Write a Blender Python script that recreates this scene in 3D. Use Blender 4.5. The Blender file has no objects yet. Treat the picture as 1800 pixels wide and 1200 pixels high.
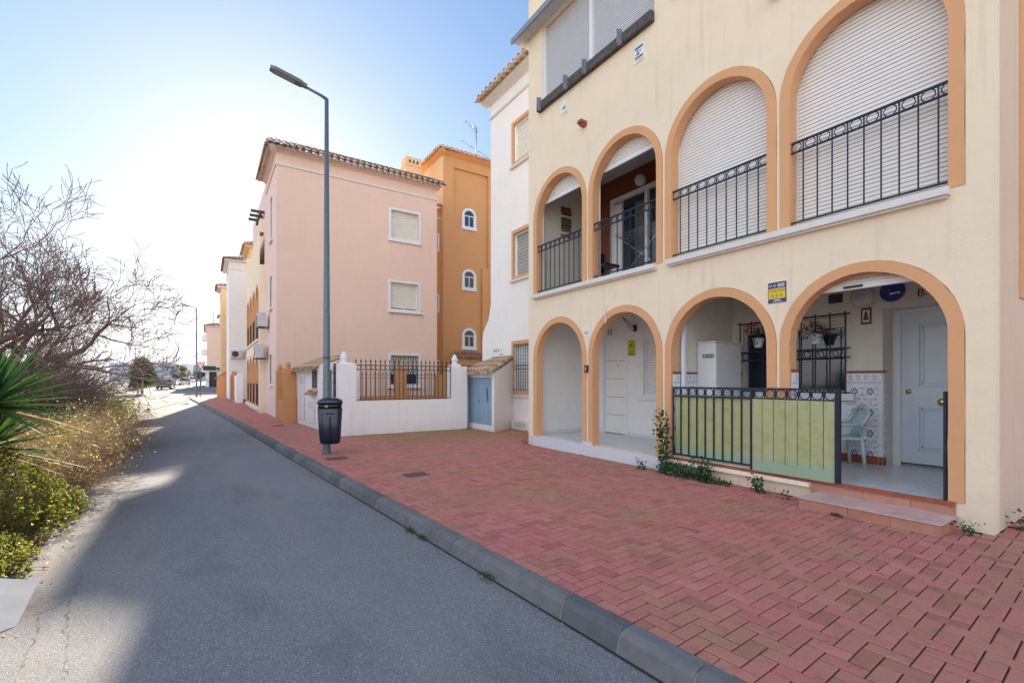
import bpy, bmesh, math, random
from math import sin, cos, pi, radians, atan2, sqrt
from mathutils import Vector, Matrix
random.seed(7)
S = bpy.context.scene
COL = S.collection

# ------------------------------------------------------------------ camera
cam = bpy.data.cameras.new('camera'); camo = bpy.data.objects.new('camera', cam); COL.objects.link(camo)
cam.sensor_width = 36.0; cam.lens = 16.4; cam.shift_y = 0.0383
cam.clip_start = 0.05; cam.clip_end = 3000
camo.location = (0, 0, 1.5); camo.rotation_euler = (radians(90), 0, radians(-33.22))
S.camera = camo

# ------------------------------------------------------------------ light
SUN_AZ = 5.6      # degrees from +Y towards +X
SUN_EL = 19.0
SKY_ROLL, SKY_GAIN = 0.15, 0.39
FILL_GLOW = 1.45  # strength of the fill glow added to the unseen sky behind the camera
w = bpy.data.worlds.new("World"); S.world = w; w.use_nodes = True
nt = w.node_tree; nt.nodes.clear()
sky = nt.nodes.new('ShaderNodeTexSky'); sky.sky_type = 'NISHITA'; sky.sun_disc = False
sky.sun_elevation = radians(SUN_EL); sky.sun_rotation = radians(SUN_AZ)
sky.air_density = 1.0; sky.dust_density = 0.5; sky.ozone_density = 2.0; sky.altitude = 0
bg = nt.nodes.new('ShaderNodeBackground'); bg.inputs['Strength'].default_value = 0.12
wo = nt.nodes.new('ShaderNodeOutputWorld')
# hazy winter sky: the bright aureole is rolled off so that the whole dome has an even, bright tone
_bw = nt.nodes.new('ShaderNodeRGBToBW'); nt.links.new(sky.outputs[0], _bw.inputs[0])
_m = nt.nodes.new('ShaderNodeMath'); _m.operation = 'MULTIPLY_ADD'; _m.inputs[1].default_value = SKY_ROLL; _m.inputs[2].default_value = 1.0; nt.links.new(_bw.outputs[0], _m.inputs[0])
_d = nt.nodes.new('ShaderNodeMath'); _d.operation = 'DIVIDE'; _d.inputs[0].default_value = SKY_GAIN; nt.links.new(_m.outputs[0], _d.inputs[1])
_v = nt.nodes.new('ShaderNodeVectorMath'); _v.operation = 'SCALE'; nt.links.new(sky.outputs[0], _v.inputs[0]); nt.links.new(_d.outputs[0], _v.inputs['Scale'])
# pale haze band low over the horizon
_tc = nt.nodes.new('ShaderNodeTexCoord'); _sx = nt.nodes.new('ShaderNodeSeparateXYZ'); nt.links.new(_tc.outputs['Generated'], _sx.inputs[0])
_mr = nt.nodes.new('ShaderNodeMapRange'); _mr.inputs[1].default_value = 0.0; _mr.inputs[2].default_value = 0.35; _mr.inputs[3].default_value = 0.85; _mr.inputs[4].default_value = 0.0; nt.links.new(_sx.outputs[2], _mr.inputs[0])
_tn = nt.nodes.new('ShaderNodeVectorMath'); _tn.operation = 'MULTIPLY'; _tn.inputs[1].default_value = (.90, .975, 1.02); nt.links.new(_v.outputs[0], _tn.inputs[0])
_bw2 = nt.nodes.new('ShaderNodeRGBToBW'); nt.links.new(_v.outputs[0], _bw2.inputs[0])
_cc = nt.nodes.new('ShaderNodeCombineColor'); _t1 = nt.nodes.new('ShaderNodeMath'); _t1.operation = 'MULTIPLY'; _t1.inputs[1].default_value = 1.12; nt.links.new(_bw2.outputs[0], _t1.inputs[0])
nt.links.new(_bw2.outputs[0], _cc.inputs[0]); nt.links.new(_bw2.outputs[0], _cc.inputs[1]); nt.links.new(_t1.outputs[0], _cc.inputs[2])
_mx = nt.nodes.new('ShaderNodeMix'); _mx.data_type = 'RGBA'; nt.links.new(_mr.outputs[0], _mx.inputs[0]); nt.links.new(_tn.outputs[0], _mx.inputs[6]); nt.links.new(_cc.outputs[0], _mx.inputs[7])
# added fill light: unseen sky glow behind and left of the photographer, brightening facades
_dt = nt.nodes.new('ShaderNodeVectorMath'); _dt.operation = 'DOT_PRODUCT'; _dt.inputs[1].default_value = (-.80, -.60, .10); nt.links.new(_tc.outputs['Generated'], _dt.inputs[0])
_vr = nt.nodes.new('ShaderNodeMapRange'); _vr.interpolation_type = 'SMOOTHSTEP'; _vr.inputs[1].default_value = -.02; _vr.inputs[2].default_value = .75; _vr.inputs[3].default_value = 0; _vr.inputs[4].default_value = FILL_GLOW; nt.links.new(_dt.outputs['Value'], _vr.inputs[0])
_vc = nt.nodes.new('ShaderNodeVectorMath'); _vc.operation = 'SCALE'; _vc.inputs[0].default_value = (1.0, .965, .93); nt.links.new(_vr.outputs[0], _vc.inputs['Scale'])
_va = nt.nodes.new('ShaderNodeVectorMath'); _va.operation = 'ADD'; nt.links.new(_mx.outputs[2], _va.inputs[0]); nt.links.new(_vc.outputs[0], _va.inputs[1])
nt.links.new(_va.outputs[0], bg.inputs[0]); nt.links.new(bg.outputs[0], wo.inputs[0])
sl = bpy.data.lights.new('sun', 'SUN'); so = bpy.data.objects.new('sun', sl); COL.objects.link(so)
sl.energy = 3.0; sl.angle = radians(0.5); sl.color = (1.0, 0.86, 0.68)
sd = Vector((sin(radians(SUN_AZ))*cos(radians(SUN_EL)), cos(radians(SUN_AZ))*cos(radians(SUN_EL)), sin(radians(SUN_EL))))
so.rotation_euler = sd.to_track_quat('Z', 'Y').to_euler(); so.location = (0, 0, 30)
S.view_settings.view_transform = 'Standard'; S.view_settings.look = 'None'
S.view_settings.exposure = 2.65; S.view_settings.gamma = 1.0
S.cycles.max_bounces = 8; S.cycles.diffuse_bounces = 5; S.cycles.transparent_max_bounces = 12

# ------------------------------------------------------------------ materials
M = {}
def newmat(name):
    m = bpy.data.materials.new(name); m.use_nodes = True
    n = m.node_tree.nodes; b = n['Principled BSDF']; return m, m.node_tree, b
def L(t, a, b): t.links.new(a, b)
def node(t, k, **kw):
    n = t.nodes.new(k)
    for a, v in kw.items(): setattr(n, a, v)
    return n
def wpos(t, scale=(1, 1, 1)):
    g = node(t, 'ShaderNodeNewGeometry'); mp = node(t, 'ShaderNodeMapping'); mp.inputs['Scale'].default_value = scale
    L(t, g.outputs['Position'], mp.inputs['Vector']); return mp.outputs[0]
def noise(t, vec, scale, detail=4, rough=.55):
    n = node(t, 'ShaderNodeTexNoise'); n.inputs['Scale'].default_value = scale; n.inputs['Detail'].default_value = detail
    n.inputs['Roughness'].default_value = rough; L(t, vec, n.inputs['Vector']); return n.outputs['Fac']
def ramp(t, fac, stops):
    r = node(t, 'ShaderNodeValToRGB'); e = r.color_ramp.elements
    while len(e) < len(stops): e.new(.5)
    for i, (p, c) in enumerate(stops):
        e[i].position = p; e[i].color = (c if isinstance(c, tuple) else (c, c, c)) + (1,)
    L(t, fac, r.inputs[0]); return r.outputs[0]
def mix(t, a, b, fac, mode='MIX'):
    m = node(t, 'ShaderNodeMix', data_type='RGBA', blend_type=mode)
    for s, v in ((m.inputs[0], fac), (m.inputs[6], a), (m.inputs[7], b)):
        if hasattr(v, 'is_linked') or hasattr(v, 'links'): L(t, v, s)
        elif isinstance(v, tuple): s.default_value = v + (1,)
        else: s.default_value = v
    return m.outputs[2]
def bump(t, b, h, strength=.3, dist=.02):
    n = node(t, 'ShaderNodeBump'); n.inputs['Strength'].default_value = strength; n.inputs['Distance'].default_value = dist
    L(t, h, n.inputs['Height']); L(t, n.outputs[0], b.inputs['Normal'])
def k(c, f): return tuple(min(1, x*f) for x in c)

def plain(name, c, rough=.5, metal=0, var=.08, scale=6, spec=.5, coat=0):
    m, t, b = newmat(name)
    f = noise(t, wpos(t), scale, 3)
    L(t, ramp(t, f, [(.3, k(c, 1-var)), (.7, k(c, 1+var))]), b.inputs['Base Color'])
    b.inputs['Roughness'].default_value = rough; b.inputs['Metallic'].default_value = metal
    b.inputs['Specular IOR Level'].default_value = spec; b.inputs['Coat Weight'].default_value = coat
    M[name] = m; return m
def stucco(name, c, var=.06, stain=.35, bs=.35, streak=True, dirt=(.30, .27, .22)):
    m, t, b = newmat(name); v = wpos(t)
    f = noise(t, v, .55, 8, .7)
    col = ramp(t, f, [(.25, k(c, 1-var*1.4)), (.5, c), (.8, k(c, 1+var))])
    f2 = noise(t, v, 4.0, 5, .7)
    col = mix(t, col, k(c, .93), ramp(t, f2, [(.5, 0.0), (.75, .6)]))
    if streak:
        sv = wpos(t, (5, 5, .35)); f3 = noise(t, sv, 1.6, 5, .65)
        col = mix(t, col, dirt, ramp(t, f3, [(.56, 0.0), (.82, stain*.8)]))
        g = node(t, 'ShaderNodeNewGeometry'); sx = node(t, 'ShaderNodeSeparateXYZ'); L(t, g.outputs['Position'], sx.inputs[0])
        mr = node(t, 'ShaderNodeMapRange'); mr.inputs[1].default_value = .0; mr.inputs[2].default_value = .45; mr.inputs[3].default_value = stain; mr.inputs[4].default_value = 0
        L(t, sx.outputs[2], mr.inputs[0])
        mm = node(t, 'ShaderNodeMath', operation='MULTIPLY'); L(t, mr.outputs[0], mm.inputs[0]); L(t, noise(t, v, 7, 4), mm.inputs[1])
        col = mix(t, col, dirt, mm.outputs[0])
    L(t, col, b.inputs['Base Color']); b.inputs['Roughness'].default_value = .9; b.inputs['Specular IOR Level'].default_value = .2
    h = node(t, 'ShaderNodeMath', operation='ADD'); L(t, noise(t, v, 90, 3), h.inputs[0]); L(t, noise(t, v, 9, 3), h.inputs[1])
    bump(t, b, h.outputs[0], bs, .012); M[name] = m; return m
def island(name, cols, rough=.8, var_noise=.25, nscale=20, bs=.3, spec=.3, noise_dark=None):
    m, t, b = newmat(name); g = node(t, 'ShaderNodeNewGeometry'); n = len(cols)
    r = ramp(t, g.outputs['Random Per Island'], [(i/(n-1) if n > 1 else 0, c) for i, c in enumerate(cols)])
    v = wpos(t); f = noise(t, v, nscale, 5, .65)
    col = mix(t, r, noise_dark or k(cols[0], .45), ramp(t, f, [(.45, 0.0), (.8, var_noise)]))
    L(t, col, b.inputs['Base Color']); b.inputs['Roughness'].default_value = rough; b.inputs['Specular IOR Level'].default_value = spec
    bump(t, b, noise(t, v, 120, 3), bs, .006); M[name] = m; return m
def leafmat(name, cols, trans=.45, rough=.5):
    m, t, b = newmat(name); g = node(t, 'ShaderNodeNewGeometry'); n = len(cols)
    r = ramp(t, g.outputs['Random Per Island'], [(i/(n-1), c) for i, c in enumerate(cols)])
    L(t, r, b.inputs['Base Color']); b.inputs['Roughness'].default_value = rough; b.inputs['Specular IOR Level'].default_value = .18
    tr = node(t, 'ShaderNodeBsdfTranslucent'); L(t, mix(t, r, (1.0, .95, .25), .25, 'MULTIPLY'), tr.inputs['Color'])
    mx = node(t, 'ShaderNodeMixShader'); mx.inputs[0].default_value = trans
    L(t, b.outputs[0], mx.inputs[1]); L(t, tr.outputs[0], mx.inputs[2])
    L(t, mx.outputs[0], t.nodes['Material Output'].inputs['Surface']); M[name] = m; return m

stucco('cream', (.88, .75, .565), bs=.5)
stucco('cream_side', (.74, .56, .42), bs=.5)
stucco('trim', (.70, .385, .20), stain=.12, bs=.25, streak=False)
stucco('white', (.92, .88, .84), stain=.18, var=.03)
stucco('white_wall', (.86, .82, .80), stain=.45, var=.05, dirt=(.42, .40, .38))
stucco('pink', (.84, .60, .475), stain=.15, var=.035)
stucco('pink_pale', (.82, .62, .56), stain=.15, var=.035)
stucco('orange', (.66, .34, .15), stain=.15, var=.05)
stucco('orange_pale', (.76, .52, .30), stain=.15, var=.05)
stucco('brown_wall', (.60, .29, .13), stain=.2, var=.06)
stucco('far_white', (.82, .82, .80), stain=.1, var=.03)
stucco('far_grey', (.62, .66, .70), stain=.1, var=.03, streak=False)
stucco('far_dark', (.40, .45, .50), stain=.1, var=.03, streak=False)
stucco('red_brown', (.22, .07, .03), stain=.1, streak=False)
plain('shutter', (.84, .81, .78), .45, var=.02)
plain('shutter_cream', (.78, .73, .62), .5, var=.03)
plain('shutter_joint', (.30, .29, .28), .6)
plain('sill', (.72, .70, .66), .6, var=.06, scale=12)
plain('iron', (.008, .016, .032), .6, var=.2, spec=.5)
plain('iron_brown', (.03, .018, .015), .6, var=.2)
plain('black', (.012, .012, .014), .4)
plain('bin', (.004, .008, .026), .28, var=.3, scale=9, coat=.3)
plain('bin_band', (.004, .004, .006), .3)
plain('galv', (.14, .175, .21), .5, .35, var=.15, scale=14)
plain('lamp_head', (.15, .155, .17), .5, .2, var=.1)
plain('lamp_glass', (.34, .32, .28), .3, var=.1)
plain('white_paint', (.76, .78, .80), .35, var=.02)
plain('door_blue', (.66, .74, .83), .32, var=.02)
plain('door_white', (.78, .77, .73), .35, var=.02)
plain('cabinet_white', (.78, .79, .79), .35, var=.02)
plain('blue_door', (.24, .37, .47), .55, var=.1, scale=5)
plain('rust', (.10, .08, .08), .8, var=.4, scale=30)
plain('brass', (.55, .38, .12), .25, 1.0)
plain('wood_grey', (.085, .078, .075), .85, var=.5, scale=14)
plain('bracket', (.26, .29, .34), .5, .4, var=.08)
plain('terracotta', (.32, .085, .035), .45, var=.2, scale=9)
plain('porch_white', (.80, .79, .75), .7, var=.03)
plain('inner_white', (.74, .71, .63), .8, var=.04)
plain('tile_white', (.80, .82, .86), .2, var=.03)
plain('tile_blue', (.03, .06, .28), .25)
plain('tile_pink', (.55, .22, .20), .3)
plain('tile_green', (.16, .25, .20), .3)
plain('chair', (.50, .66, .66), .4, var=.04)
plain('sign_navy', (.02, .03, .13), .4)
plain('sign_yellow', (.75, .52, .02), .4)
plain('sign_camera', (.52, .53, .03), .5)
plain('sign_white', (.78, .78, .78), .4)
plain('sign_blue', (.03, .10, .45), .4)
plain('sign_red', (.60, .03, .03), .4)
plain('grey_plastic', (.55, .56, .56), .5)
plain('curtain', (.10, .10, .10), .7, var=.4, scale=18)
plain('window_dark', (.02, .03, .05), .08, spec=.8)
plain('globe', (.62, .60, .60), .25)
plain('tyre', (.02, .02, .02), .8)
plain('rim', (.5, .5, .52), .3, .8)
plain('car_black', (.015, .018, .03), .2, coat=.8)
plain('car_silver', (.45, .47, .50), .25, .6, coat=.5)
plain('car_white', (.78, .79, .80), .3, coat=.6)
plain('car_blue', (.08, .20, .45), .3, coat=.6)
plain('car_dark', (.06, .07, .09), .25, coat=.8)
plain('tail', (.45, .02, .015), .3)
plain('cover', (.14, .10, .095), .75, .2, var=.3, scale=40)
plain('trunk_pale', (.30, .26, .23), .9, var=.3, scale=20)
plain('twig', (.21, .155, .145), .9, var=.3, scale=9)
plain('dry_twig', (.34, .21, .13), .95, var=.35, scale=6)
plain('dry_pale', (.62, .46, .25), .95, var=.35, scale=6)
plain('soil', (.13, .085, .055), 1.0, var=.4, scale=9)
plain('sand', (.46, .40, .31), 1.0, var=.15, scale=.3)
plain('mortar', (.30, .27, .23), 1.0, var=.3)
plain('loggia_grey', (.60, .62, .66), .5, var=.03)
plain('slat_shadow', (.56, .52, .44), .7)
plain('stem_red', (.16, .06, .04), .7)
plain('pot_white', (.80, .80, .80), .3)
plain('plank_brown', (.13, .06, .03), .7, var=.4, scale=20)
plain('plank_green', (.05, .16, .13), .7, var=.4, scale=20)
plain('plank_pink', (.40, .12, .12), .7, var=.4, scale=20)
plain('step_top', (.60, .41, .38), .5, var=.15, scale=5)
plain('soffit', (.55, .55, .55), .8)
plain('board_white', (.92, .80, .64), .6, var=.07, scale=9)
plain('awning_green', (.03, .06, .05), .7)
island('roof_tile', [(.36, .17, .10), (.46, .27, .17), (.30, .17, .12), (.50, .33, .22)], .9, .55, 7, noise_dark=(.11, .095, .08))
island('roof_tile_dark', [(.24, .13, .09), (.33, .20, .14), (.20, .13, .10), (.36, .25, .18)], .9, .7, 7, noise_dark=(.08, .075, .07))
island('roof_tile_pale', [(.55, .36, .22), (.64, .50, .38), (.50, .36, .25), (.66, .56, .46)], .9, .5, 7, noise_dark=(.22, .19, .16))
island('roof_tile_orange', [(.60, .34, .16), (.68, .42, .22), (.52, .28, .13)], .9, .4, 7, noise_dark=(.25, .13, .06))
island('terracotta_tile', [(.42, .19, .13), (.50, .25, .18), (.45, .22, .16)], .6, .5, 9, noise_dark=(.24, .12, .09))
island('kerb', [(.11, .115, .125), (.18, .18, .185), (.14, .145, .15)], .85, .5, 6, noise_dark=(.05, .052, .058))
leafmat('leaf_bright', [(.10, .16, .02), (.25, .29, .04), (.05, .09, .015), (.36, .35, .07), (.13, .19, .03), (.20, .13, .06), (.20, .24, .04)], .5)
leafmat('leaf_mid', [(.03, .09, .02), (.05, .13, .03), (.04, .08, .02), (.07, .15, .03)], .3)
leafmat('leaf_dark', [(.02, .075, .03), (.045, .12, .045), (.03, .08, .035), (.08, .17, .06)], .2, .4)
leafmat('leaf_dry', [(.58, .46, .16), (.44, .44, .09), (.62, .50, .26), (.40, .25, .12), (.36, .38, .08)], .5)
leafmat('leaf_hedge', [(.08, .13, .02), (.12, .17, .03), (.06, .10, .02)], .4)
leafmat('yucca_leaf', [(.045, .12, .03), (.07, .17, .035), (.035, .10, .05), (.12, .20, .03)], .3, .55)
leafmat('petal_red', [(.50, .02, .03), (.6, .05, .08)], .2)

island('roof_tile_housing', [(.50, .33, .20), (.56, .40, .26), (.44, .29, .18), (.60, .46, .33)], .9, .6, 9, noise_dark=(.20, .14, .10))
# green fibreglass panel
m, t, b = newmat('fibreglass'); v = wpos(t)
g = node(t, 'ShaderNodeNewGeometry'); sx = node(t, 'ShaderNodeSeparateXYZ'); L(t, g.outputs['Position'], sx.inputs[0])
c1 = ramp(t, noise(t, v, 4, 5, .7), [(.3, (.30, .34, .13)), (.5, (.42, .43, .20)), (.62, (.36, .38, .17)), (.8, (.24, .30, .11))])
sv = wpos(t, (9, 9, 1)); c1 = mix(t, c1, (.52, .50, .34), ramp(t, noise(t, sv, 1.3, 3), [(.5, 0.0), (.8, .45)]))
mr = node(t, 'ShaderNodeMapRange'); mr.inputs[1].default_value = .40; mr.inputs[2].default_value = .50; mr.inputs[3].default_value = .7; mr.inputs[4].default_value = 0
L(t, sx.outputs[2], mr.inputs[0]); c1 = mix(t, c1, (.26, .42, .32), mr.outputs[0])
sp = noise(t, v, 160, 2); c1 = mix(t, c1, (.6, .62, .45), ramp(t, sp, [(.6, 0.0), (.75, .25)]))
L(t, c1, b.inputs['Base Color']); b.inputs['Roughness'].default_value = .45; bump(t, b, sp, .3, .004); M['fibreglass'] = m

# asphalt
m, t, b = newmat('asphalt'); v = wpos(t)
big = noise(t, v, .35, 5, .6); base = ramp(t, big, [(.3, (.22, .23, .25)), (.7, (.275, .28, .295))])
vo = node(t, 'ShaderNodeTexVoronoi'); vo.inputs['Scale'].default_value = 165; L(t, v, vo.inputs['Vector'])
wn = node(t, 'ShaderNodeTexWhiteNoise', noise_dimensions='3D'); L(t, vo.outputs['Color'], wn.inputs['Vector'])
st = ramp(t, wn.outputs['Value'], [(0, .76), (.5, .97), (.85, 1.12), (.97, 1.7)])
base = mix(t, base, st, 1.0, 'MULTIPLY')
st2 = noise(t, wpos(t, (1, .5, 1)), .7, 6, .7); base = mix(t, base, (.13, .13, .135), ramp(t, st2, [(.52, 0.0), (.60, .28), (.66, .12), (.78, .4)]))
wear = noise(t, wpos(t, (1.6, .12, 1)), .9, 5, .65); base = mix(t, base, (.34, .32, .30), ramp(t, wear, [(.48, 0.0), (.7, .45)]))
# paler dusty strip towards the left verge
g = node(t, 'ShaderNodeNewGeometry'); sx = node(t, 'ShaderNodeSeparateXYZ'); L(t, g.outputs['Position'], sx.inputs[0])
mr = node(t, 'ShaderNodeMapRange'); mr.inputs[1].default_value = -2.2; mr.inputs[2].default_value = -.2; mr.inputs[3].default_value = .75; mr.inputs[4].default_value = 0
L(t, sx.outputs[0], mr.inputs[0]); mm = node(t, 'ShaderNodeMath', operation='MULTIPLY'); L(t, mr.outputs[0], mm.inputs[0]); L(t, noise(t, v, 3, 5), mm.inputs[1])
base = mix(t, base, (.20, .17, .14), mm.outputs[0])
L(t, base, b.inputs['Base Color']); b.inputs['Roughness'].default_value = .95; b.inputs['Specular IOR Level'].default_value = .12
hh = node(t, 'ShaderNodeMath', operation='ADD'); L(t, vo.outputs['Distance'], hh.inputs[0]); L(t, noise(t, v, 200, 2), hh.inputs[1])
bump(t, b, hh.outputs[0], .8, .008); M['asphalt'] = m
plain('crack', (.07, .065, .06), 1.0)

# pavers
m, t, b = newmat('paver'); g = node(t, 'ShaderNodeNewGeometry'); v = wpos(t)
r = ramp(t, g.outputs['Random Per Island'], [(0, (.46, .155, .14)), (.25, (.54, .20, .175)), (.5, (.50, .178, .158)), (.7, (.55, .22, .185)), (.85, (.45, .17, .14)), (1, (.38, .14, .12))])
r = mix(t, r, (.36, .23, .12), ramp(t, noise(t, v, .9, 7, .75), [(.45, 0.0), (.64, .62)]))
r = mix(t, r, (.13, .07, .06), ramp(t, noise(t, v, 9, 6, .8), [(.52, 0.0), (.78, .75)]))
r = mix(t, r, (.52, .30, .27), ramp(t, noise(t, v, 140, 2), [(.62, 0.0), (.8, .35)]))
sx = node(t, 'ShaderNodeSeparateXYZ'); L(t, g.outputs['Position'], sx.inputs[0])
def mrange(o, a, bb, c, d):
    q = node(t, 'ShaderNodeMapRange'); q.inputs[1].default_value = a; q.inputs[2].default_value = bb; q.inputs[3].default_value = c; q.inputs[4].default_value = d
    L(t, o, q.inputs[0]); return q.outputs[0]
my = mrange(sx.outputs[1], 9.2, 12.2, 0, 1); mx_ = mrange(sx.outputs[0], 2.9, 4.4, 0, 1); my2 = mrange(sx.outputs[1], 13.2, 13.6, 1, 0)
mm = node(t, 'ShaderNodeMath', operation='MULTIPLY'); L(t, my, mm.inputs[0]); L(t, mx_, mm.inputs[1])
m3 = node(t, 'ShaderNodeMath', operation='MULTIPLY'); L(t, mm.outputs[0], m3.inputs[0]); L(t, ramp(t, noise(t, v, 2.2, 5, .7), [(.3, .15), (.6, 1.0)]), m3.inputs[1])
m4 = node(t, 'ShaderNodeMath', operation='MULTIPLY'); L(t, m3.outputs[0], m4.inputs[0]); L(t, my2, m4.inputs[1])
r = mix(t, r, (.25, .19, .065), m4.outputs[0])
L(t, r, b.inputs['Base Color']); b.inputs['Roughness'].default_value = .85; b.inputs['Specular IOR Level'].default_value = .25
bump(t, b, noise(t, v, 150, 3), .4, .004); M['paver'] = m
m, t, b = newmat('joint'); v = wpos(t)
L(t, ramp(t, noise(t, v, 3, 5, .7), [(.35, (.03, .02, .018)), (.55, (.04, .038, .015)), (.75, (.06, .04, .032))]), b.inputs['Base Color'])
b.inputs['Roughness'].default_value = 1; M['joint'] = m
# polished porch floor tiles
m, t, b = newmat('porch_floor'); v = wpos(t); br = node(t, 'ShaderNodeTexBrick'); br.offset = 0
br.inputs['Scale'].default_value = 1; br.inputs['Brick Width'].default_value = .32; br.inputs['Row Height'].default_value = .32; br.inputs['Mortar Size'].default_value = .003
br.inputs['Color1'].default_value = (.60, .62, .66, 1); br.inputs['Color2'].default_value = (.66, .67, .70, 1); br.inputs['Mortar'].default_value = (.35, .34, .34, 1)
L(t, v, br.inputs['Vector']); L(t, mix(t, br.outputs[0], (.50, .46, .48), ramp(t, noise(t, wpos(t, (1, 5, 1)), 5, 5, .7), [(.45, 0.0), (.7, .4)])), b.inputs['Base Color'])
b.inputs['Roughness'].default_value = .25; M['porch_floor'] = m
# light striated riser tile
m, t, b = newmat('riser_tile'); v = wpos(t, (1, 1, .02))
c = ramp(t, noise(t, v, 22, 4, .7), [(.3, (.62, .62, .68)), (.6, (.70, .70, .74)), (.75, (.54, .54, .60))]); L(t, c, b.inputs['Base Color']); b.inputs['Roughness'].default_value = .35; M['riser_tile'] = m

# ------------------------------------------------------------------ mesh builder
class MB:
    def __init__(s): s.v = []; s.f = []; s.m = []; s.sm = []; s.mats = []; s.cur = 0
    def mat(s, name):
        if name not in s.mats: s.mats.append(name)
        s.cur = s.mats.index(name); return s
    def add(s, vs, fs, smooth=False):
        o = len(s.v); s.v += [tuple(p) for p in vs]
        for f in fs: s.f.append(tuple(i+o for i in f)); s.m.append(s.cur); s.sm.append(smooth)
        return s
    def box(s, x0, x1, y0, y1, z0, z1):
        v = [(x, y, z) for x in (x0, x1) for y in (y0, y1) for z in (z0, z1)]
        return s.add(v, [(0, 1, 3, 2), (4, 6, 7, 5), (0, 4, 5, 1), (2, 3, 7, 6), (0, 2, 6, 4), (1, 5, 7, 3)])
    def bev(s, x0, x1, y0, y1, z0, z1, b):
        "box with chamfered vertical and top edges"
        def ring(i, z): return [(x0+i, y0+i, z), (x1-i, y0+i, z), (x1-i, y1-i, z), (x0+i, y1-i, z)]
        v = ring(0, z0)+ring(0, z1-b)+ring(b, z1)
        fs = [(0, 3, 2, 1), (8, 9, 10, 11)]
        for r in (0, 4):
            for i in range(4): fs.append((r+i, r+(i+1) % 4, r+4+(i+1) % 4, r+4+i))
        return s.add(v, fs)
    def quad(s, a, b, c, d): return s.add([a, b, c, d], [(0, 1, 2, 3)])
    def prism(s, poly, fn, d0, d1):
        n = len(poly); v = [fn(a, z, d0) for a, z in poly]+[fn(a, z, d1) for a, z in poly]
        return s.add(v, [tuple(range(n))[::-1], tuple(range(n, 2*n))]+[(i, (i+1) % n, n+(i+1) % n, n+i) for i in range(n)])
    def tube(s, pts, r, n=6, caps=True, smooth=True):
        pts = [Vector(p) for p in pts]; R = r if isinstance(r, (list, tuple)) else [r]*len(pts)
        v = []; up = Vector((0, 0, 1))
        for i, p in enumerate(pts):
            d = (pts[min(i+1, len(pts)-1)]-pts[max(i-1, 0)])
            if d.length < 1e-9: d = Vector((0, 0, 1))
            d.normalize(); a = d.cross(up if abs(d.z) < .9 else Vector((1, 0, 0))); a.normalize(); b = d.cross(a)
            for j in range(n):
                th = 2*pi*j/n; v.append(p+(a*cos(th)+b*sin(th))*R[i])
        fs = []
        for i in range(len(pts)-1):
            for j in range(n): fs.append((i*n+j, i*n+(j+1) % n, (i+1)*n+(j+1) % n, (i+1)*n+j))
        s.add(v, fs, smooth)
        if caps:
            e = (len(pts)-1)*n; o = len(s.v)-len(v)
            for f in (tuple(range(n))[::-1], tuple(range(e, e+n))): s.f.append(tuple(i+o for i in f)); s.m.append(s.cur); s.sm.append(False)
        return s
    def ring(s, c, R, r, ax, n=20, k=5):
        "torus about centre c; ax = (u, v) unit axes of its plane"
        u, w_ = Vector(ax[0]), Vector(ax[1]); nn = u.cross(w_); v = []; fs = []
        for i in range(n):
            th = 2*pi*i/n; d = u*cos(th)+w_*sin(th); p = Vector(c)+d*R
            for j in range(k): ph = 2*pi*j/k; v.append(p+(d*cos(ph)+nn*sin(ph))*r)
        for i in range(n):
            for j in range(k): fs.append((i*k+j, i*k+(j+1) % k, ((i+1) % n)*k+(j+1) % k, ((i+1) % n)*k+j))
        return s.add(v, fs, True)
    def lathe(s, prof, c=(0, 0, 0), n=16, sq=False):
        v = []; fs = []
        for r, z in prof:
            for j in range(n):
                th = 2*pi*(j+(.5 if sq else 0))/n; v.append((c[0]+r*cos(th), c[1]+r*sin(th), c[2]+z))
        for i in range(len(prof)-1):
            for j in range(n): fs.append((i*n+j, i*n+(j+1) % n, (i+1)*n+(j+1) % n, (i+1)*n+j))
        fs.append(tuple(range(n))[::-1]); e = (len(prof)-1)*n; fs.append(tuple(range(e, e+n)))
        return s.add(v, fs, not sq)
    def xf(s, mat, start=0):
        for i in range(start, len(s.v)): s.v[i] = tuple(mat @ Vector(s.v[i]))
        return s
    def build(s, name, mat=None, parent=None, world=True, label=None):
        me = bpy.data.meshes.new(name)
        vs = s.v
        if parent is not None and world:
            l = parent.get('_w'); l = Vector(l) if l is not None else Vector((0, 0, 0)); vs = [tuple(Vector(p)-l) for p in vs]
        me.from_pydata(vs, [], s.f)
        for mm_ in (s.mats or [mat]): me.materials.append(M[mm_])
        if s.mats: me.polygons.foreach_set('material_index', s.m)
        me.polygons.foreach_set('use_smooth', s.sm); me.update()
        o = bpy.data.objects.new(name, me); COL.objects.link(o)
        if parent is not None:
            o.parent = parent
            if world: o['_w'] = tuple(parent.get('_w', (0, 0, 0)))
        if label: o['label'] = label
        return o
ALL = []
def thing(name, label, cat, loc=(0, 0, 0), group=None, kind=None):
    o = bpy.data.objects.new(name, None); COL.objects.link(o); o.location = loc; o['_w'] = tuple(loc)
    o.empty_display_size = .2; o['label'] = label; o['category'] = cat
    if group: o['group'] = group
    if kind: o['kind'] = kind
    return o
def tag(o, label, cat, group=None, kind=None):
    o['label'] = label; o['category'] = cat
    if group: o['group'] = group
    if kind: o['kind'] = kind
    return o
def struct(mb, name, mat=None, label=None, cat=None):
    o = mb.build(name, mat); o['kind'] = 'structure'; o['label'] = label or name.replace('_', ' '); o['category'] = cat or name.replace('_', ' ')
    return o
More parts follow.
